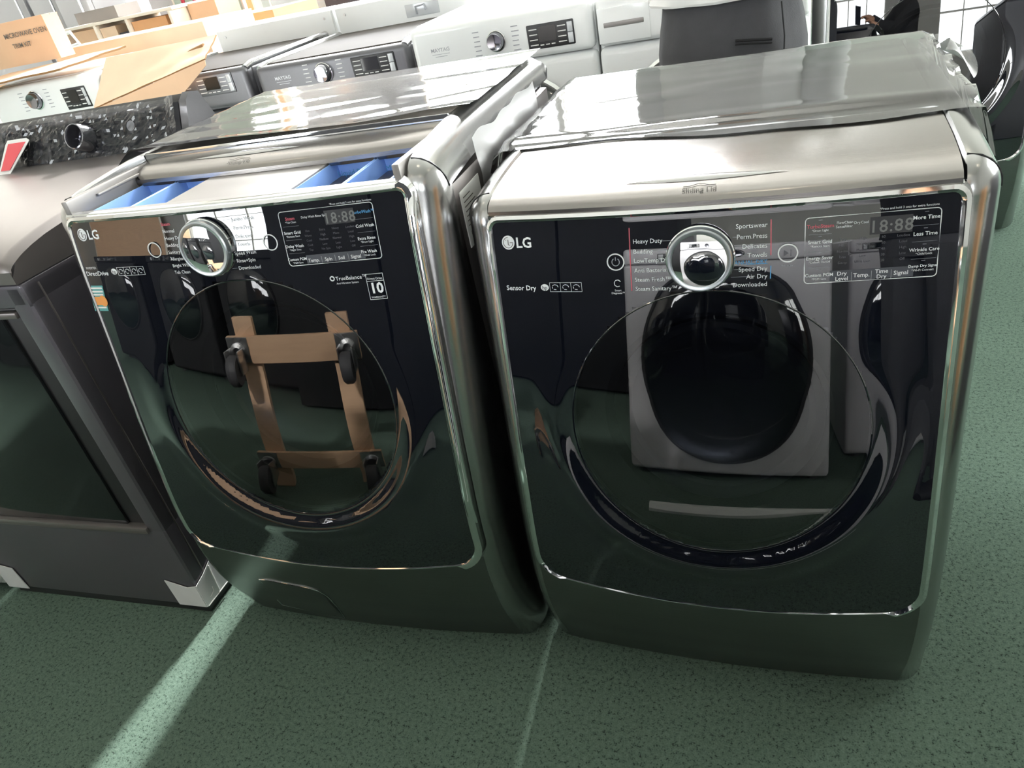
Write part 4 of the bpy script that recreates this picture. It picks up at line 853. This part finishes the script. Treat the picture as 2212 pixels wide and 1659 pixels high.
    part('shirt', top, o, lambda b: (b.loft([ring(0, 0, z, a, c_) for z, a, c_ in ((shirt_hem, .205, .150), (shirt_hem+.006, .207, .152), (1.12, .190, .140), (1.24, .190, .138), (1.34, .200, .130), (1.42, .190, .105), (1.465, .12, .085), (1.495, .068, .066))]),
        [b.tube([lerp(sh, el, k/6) for k in range(7)]+[lerp(el, w_, k/6) for k in range(1, 6)], .06, 16, rfn=lambda q: lerp(.082, .045, q)) for sh, el, w_ in SH.values()]))
    part('hair', 'hair', o, lambda b: b.grid(lambda u, v: (lambda th, ph: (.083*math.sin(ph)*math.cos(th), -.012+.100*math.sin(ph)*math.sin(th)+.004*nz(u*20, v*9), 1.665+.100*math.cos(ph)-(.02 if math.sin(th) < -.5 else 0)*0))(2*PI*u, v*(1.35+.45*math.sin(2*PI*u))), 32, 12, closed=True))
    part('face', ['skin', 'eye_white', 'hair'], o, lambda b: (b.lathe([(.013, 0), (.011, .018), (.004, .026), (0, .027)], (0, -.108, 1.625), (0, -1, -.25), 12), b.lathe([(.024, 0), (.021, .004), (0, .006)], (0, -.104, 1.578), (0, -1, 0), 16, 0, 1, .3),
        [b.lathe([(.012, 0), (.010, .005), (0, .007)], (s*.032, -.102, 1.655), (0, -1, 0), 12, 1) for s in (-1, 1)], [b.lathe([(.005, .006), (0, .008)], (s*.032, -.102, 1.655), (0, -1, 0), 10, 2) for s in (-1, 1)], [b.lathe([(.018, 0), (.022, .006), (.010, .012), (0, .012)], (s*.078, -.015, 1.645), (s, 0, 0), 14, 0, .6, 1.5) for s in (-1, 1)]))
    for s in (-1, 1): part('shoe', 'jacket', o, lambda b: b.loft([[Vector((s*.125+a*math.cos(2*PI*k/16), y, max(.0, .035*h+.045*h*math.sin(2*PI*k/16)))) for k in range(16)] for y, a, h in ((.075, .02, .7), (.06, .04, 1.1), (0, .045, 1.2), (-.08, .05, .9), (-.15, .045, .7), (-.19, .02, .5))]))
    return o
bent = {'l': ((-.24, -.06, 1.16), (-.10, -.26, 1.22), (.8, -.5, .1), (0, 0, 1)), 'r': ((.24, -.06, 1.16), (.10, -.26, 1.25), (-.8, -.5, .1), (0, 0, 1))}
rest = {'l': ((-.25, .02, 1.14), (-.27, -.06, .90), (0, -.1, -1), (1, 0, 0)), 'r': ((.25, .02, 1.14), (.27, -.06, .90), (0, -.1, -1), (-1, 0, 0))}
person('person in dark grey trousers and white shirt standing behind the right dryer', (.325, 1.28, 0), PI-.15, 'shirt_white', bent, 1.080)
# photographer beside the facing machines, mirrored in the black glass
PH = (1.10, -1.30, 0); phr = .95+PI
def to_local(p): return Matrix.Rotation(-phr, 3, 'Z') @ (Vector(p)-Vector(PH))
hand = CAM-f_*.075+r_*.045-u_*.02; hand2 = CAM-f_*.10+r_*.09-u_*.05
wv = to_local(hand+Vector((.10, -.05, -.02))); wv2 = to_local(hand2+Vector((.11, -.03, -.06)))
dirn = (to_local(hand)-wv); dirn2 = (to_local(hand2)-wv2)

el_ = lambda sh, w: (Vector(sh)+w)/2+Vector((0, 0, -.10))
person('photographer in dark clothes holding a phone, seen only as a reflection', PH, phr, 'jacket',
       {'l': (el_((-.18, .01, 1.40), wv2), wv2, dirn2, (0, 0, 1)), 'r': (el_((.18, .01, 1.40), wv), wv, dirn, (0, 0, 1))}, .96)
pho = thing('phone', 'dark phone held by the photographer, out of the picture', 'phone', CAM-f_*.03)
part('phone_body', 'phone_case', pho, lambda b: b.obox((0, 0, 0), r_, u_, f_, .036, .075, .004, 0, .003)); part('phone_screen', 'door_dark', pho, lambda b: b.obox(-f_*.0045, r_, u_, f_, .033, .071, .0006))

# ------------------------------------------------------------------ machines and dolly facing the row (mirrored in the glass)
f1 = thing('front_load_washer', 'pale grey washer facing the row, mirrored in the right dryer glass', 'washer', (.745, -1.33, 0), PI)
make_front_loader(f1, 'mid_grey', 'mid_grey', .86, 1.0, .70, .84, .45, .345, 'plain', knob=(.38, .92, .035), disp=(.5, .7, .87, .95), logo=False)
f2 = thing('front_load_washer', 'second pale washer facing the row, beside the photographer', 'washer', (1.56, -1.62, 0), PI)
make_front_loader(f2, 'mid_grey', 'mid_grey', .70, 1.0, .70, .84, .47, .29, 'plain', knob=(.38, .92, .035), disp=(.5, .65, .87, .95), logo=False)
dl = thing('furniture_dolly', 'wooden dolly on edge with four casters, mirrored in the washer glass', 'dolly', (-.95, -1.10, 0), 0, None, (1.12, 1, 1.0)); dl.rotation_euler = (-.06, 0, -.22)
for x in (-.235, .155): part('long_board', 'wood', dl, lambda b: b.box(x, x+.085, -.035, -.01, 0, .70, 0, .003))
for z in (.075, .535): part('cross_board', 'wood', dl, lambda b: b.box(-.27, .27, -.01, .014, z, z+.10, 0, .003))
for z in (.075, .535):
    for x in (-.225, .225):
        cs_ = part('caster', 'zinc', dl, lambda b: (b.box(x-.045, x+.045, .014, .018, z+.005, z+.098, 0, .001), b.lathe([(.030, 0), (.030, .014), (.016, .02)], (x, .018, z+.05), (0, 1, 0), 20), b.box(x-.030, x-.024, .034, .105, z-.020, z+.065, 0, .002), b.box(x+.024, x+.030, .034, .105, z-.020, z+.065, 0, .002)))
        part('wheel', 'rubber', cs_, lambda b: b.lathe([(.008, -.021), (.046, -.021), (.052, -.012), (.052, .012), (.046, .021), (.008, .021)], (x-.0, .098, z+.0), (1, 0, 0), 28))
ts = tag(part('plastic_strip', 'white_plastic', None, lambda b: b.loft([[Vector((lerp(.05, .83, k/8), lerp(-.965, -.995, k/8)+y, z)) for y, z in ((-.012, 0), (.012, 0), (.012, .004), (.006, .010), (-.006, .010), (-.012, .004))] for k in range(9)])), 'thin white plastic strip lying on the carpet, mirrored in the right dryer glass', 'strip')
carton('carton', 'tall carton standing to the right of the dryer, out of the picture', 'box', (2.55, -.75, 0), .2, .5, .6, .95, 'cardboard_orange')
board('cupboard_panel', 'tall brown panel against the window wall, mirrored in the washer glass', 'panel', -9.2, -6.7, -6.3, 2.6, 'wood')
o = copy_tree(d2); o.location = (1.62, .02, 0); o.rotation_euler.z = 0; o['label'] = 'dark graphite machine added out of the picture on the right to shade the floor'  # unseen machine, put here to block side-window light on the front floor
fridge('matte black refrigerator added behind the camera to darken the glass, left one', -1.75, -3.1, .85, 1.8, 'jacket'); fridge('matte black refrigerator added behind the camera to darken the glass, right one', -.88, -3.1, .85, 1.8, 'jacket')  # unseen dark blocks, added so the dryer glass reflects near-black
bm0 = thing('front_load_washer', 'x', 'washer', (-3.6, -2.6, 0), PI)  # unseen dark row, added to keep reflections in the washer glass dark
make_front_loader(bm0, 'jacket', 'jacket', .69, 1.0, .70, .86, .52, .25, 'plain', knob=(.34, .93, .03), disp=(.45, .60, .89, .96), logo=False)
for i, x in enumerate((-3.6, -2.7, -1.85)):
    o = bm0 if i == 0 else copy_tree(bm0); o.location = (x, -2.6, 0); o.rotation_euler.z = PI; o['group'] = 'dark machines added behind the camera'
    o['label'] = ['leftmost', 'middle one', 'rightmost'][i]+' of the dark machines added behind the camera to darken the glass'

# ------------------------------------------------------------------ ceiling lamps
lamp_xy = [(-4, -3.5), (-1, -3.5), (2, -3.5), (-2.5, -.5), (.5, -.6), (3.2, -.5), (-4, 4), (-1, 4), (2, 4)]
for i, (x, y) in enumerate(lamp_xy):
    where = ['left end', 'middle', 'right end'][i % 3]+' of the '+['row behind the camera', 'row above the machines', 'far row'][i//3]
    lm = thing('ceiling_lamp', 'round warm ceiling lamp, '+where, 'lamp', (x, y, 4.2), group='warm ceiling lamps')
    part('shade', 'white_plastic', lm, lambda b: b.lathe([(.03, .24), (.03, .16), (.12, .12), (.15, .0), (.145, .0), (.11, .11), (.0, .13)], (0, 0, 0), (0, 0, 1), 24))
    part('cord', 'black_plastic', lm, lambda b: b.tube([(0, 0, .23), (0, 0, RZ-4.2)], .006, 6))
    part('bulb', 'lamp_glow', lm, lambda b: b.lathe([(.0, -.01), (.05, .0), (.07, .04), (.05, .09), (.02, .12)], (0, 0, 0), (0, 0, 1), 20))
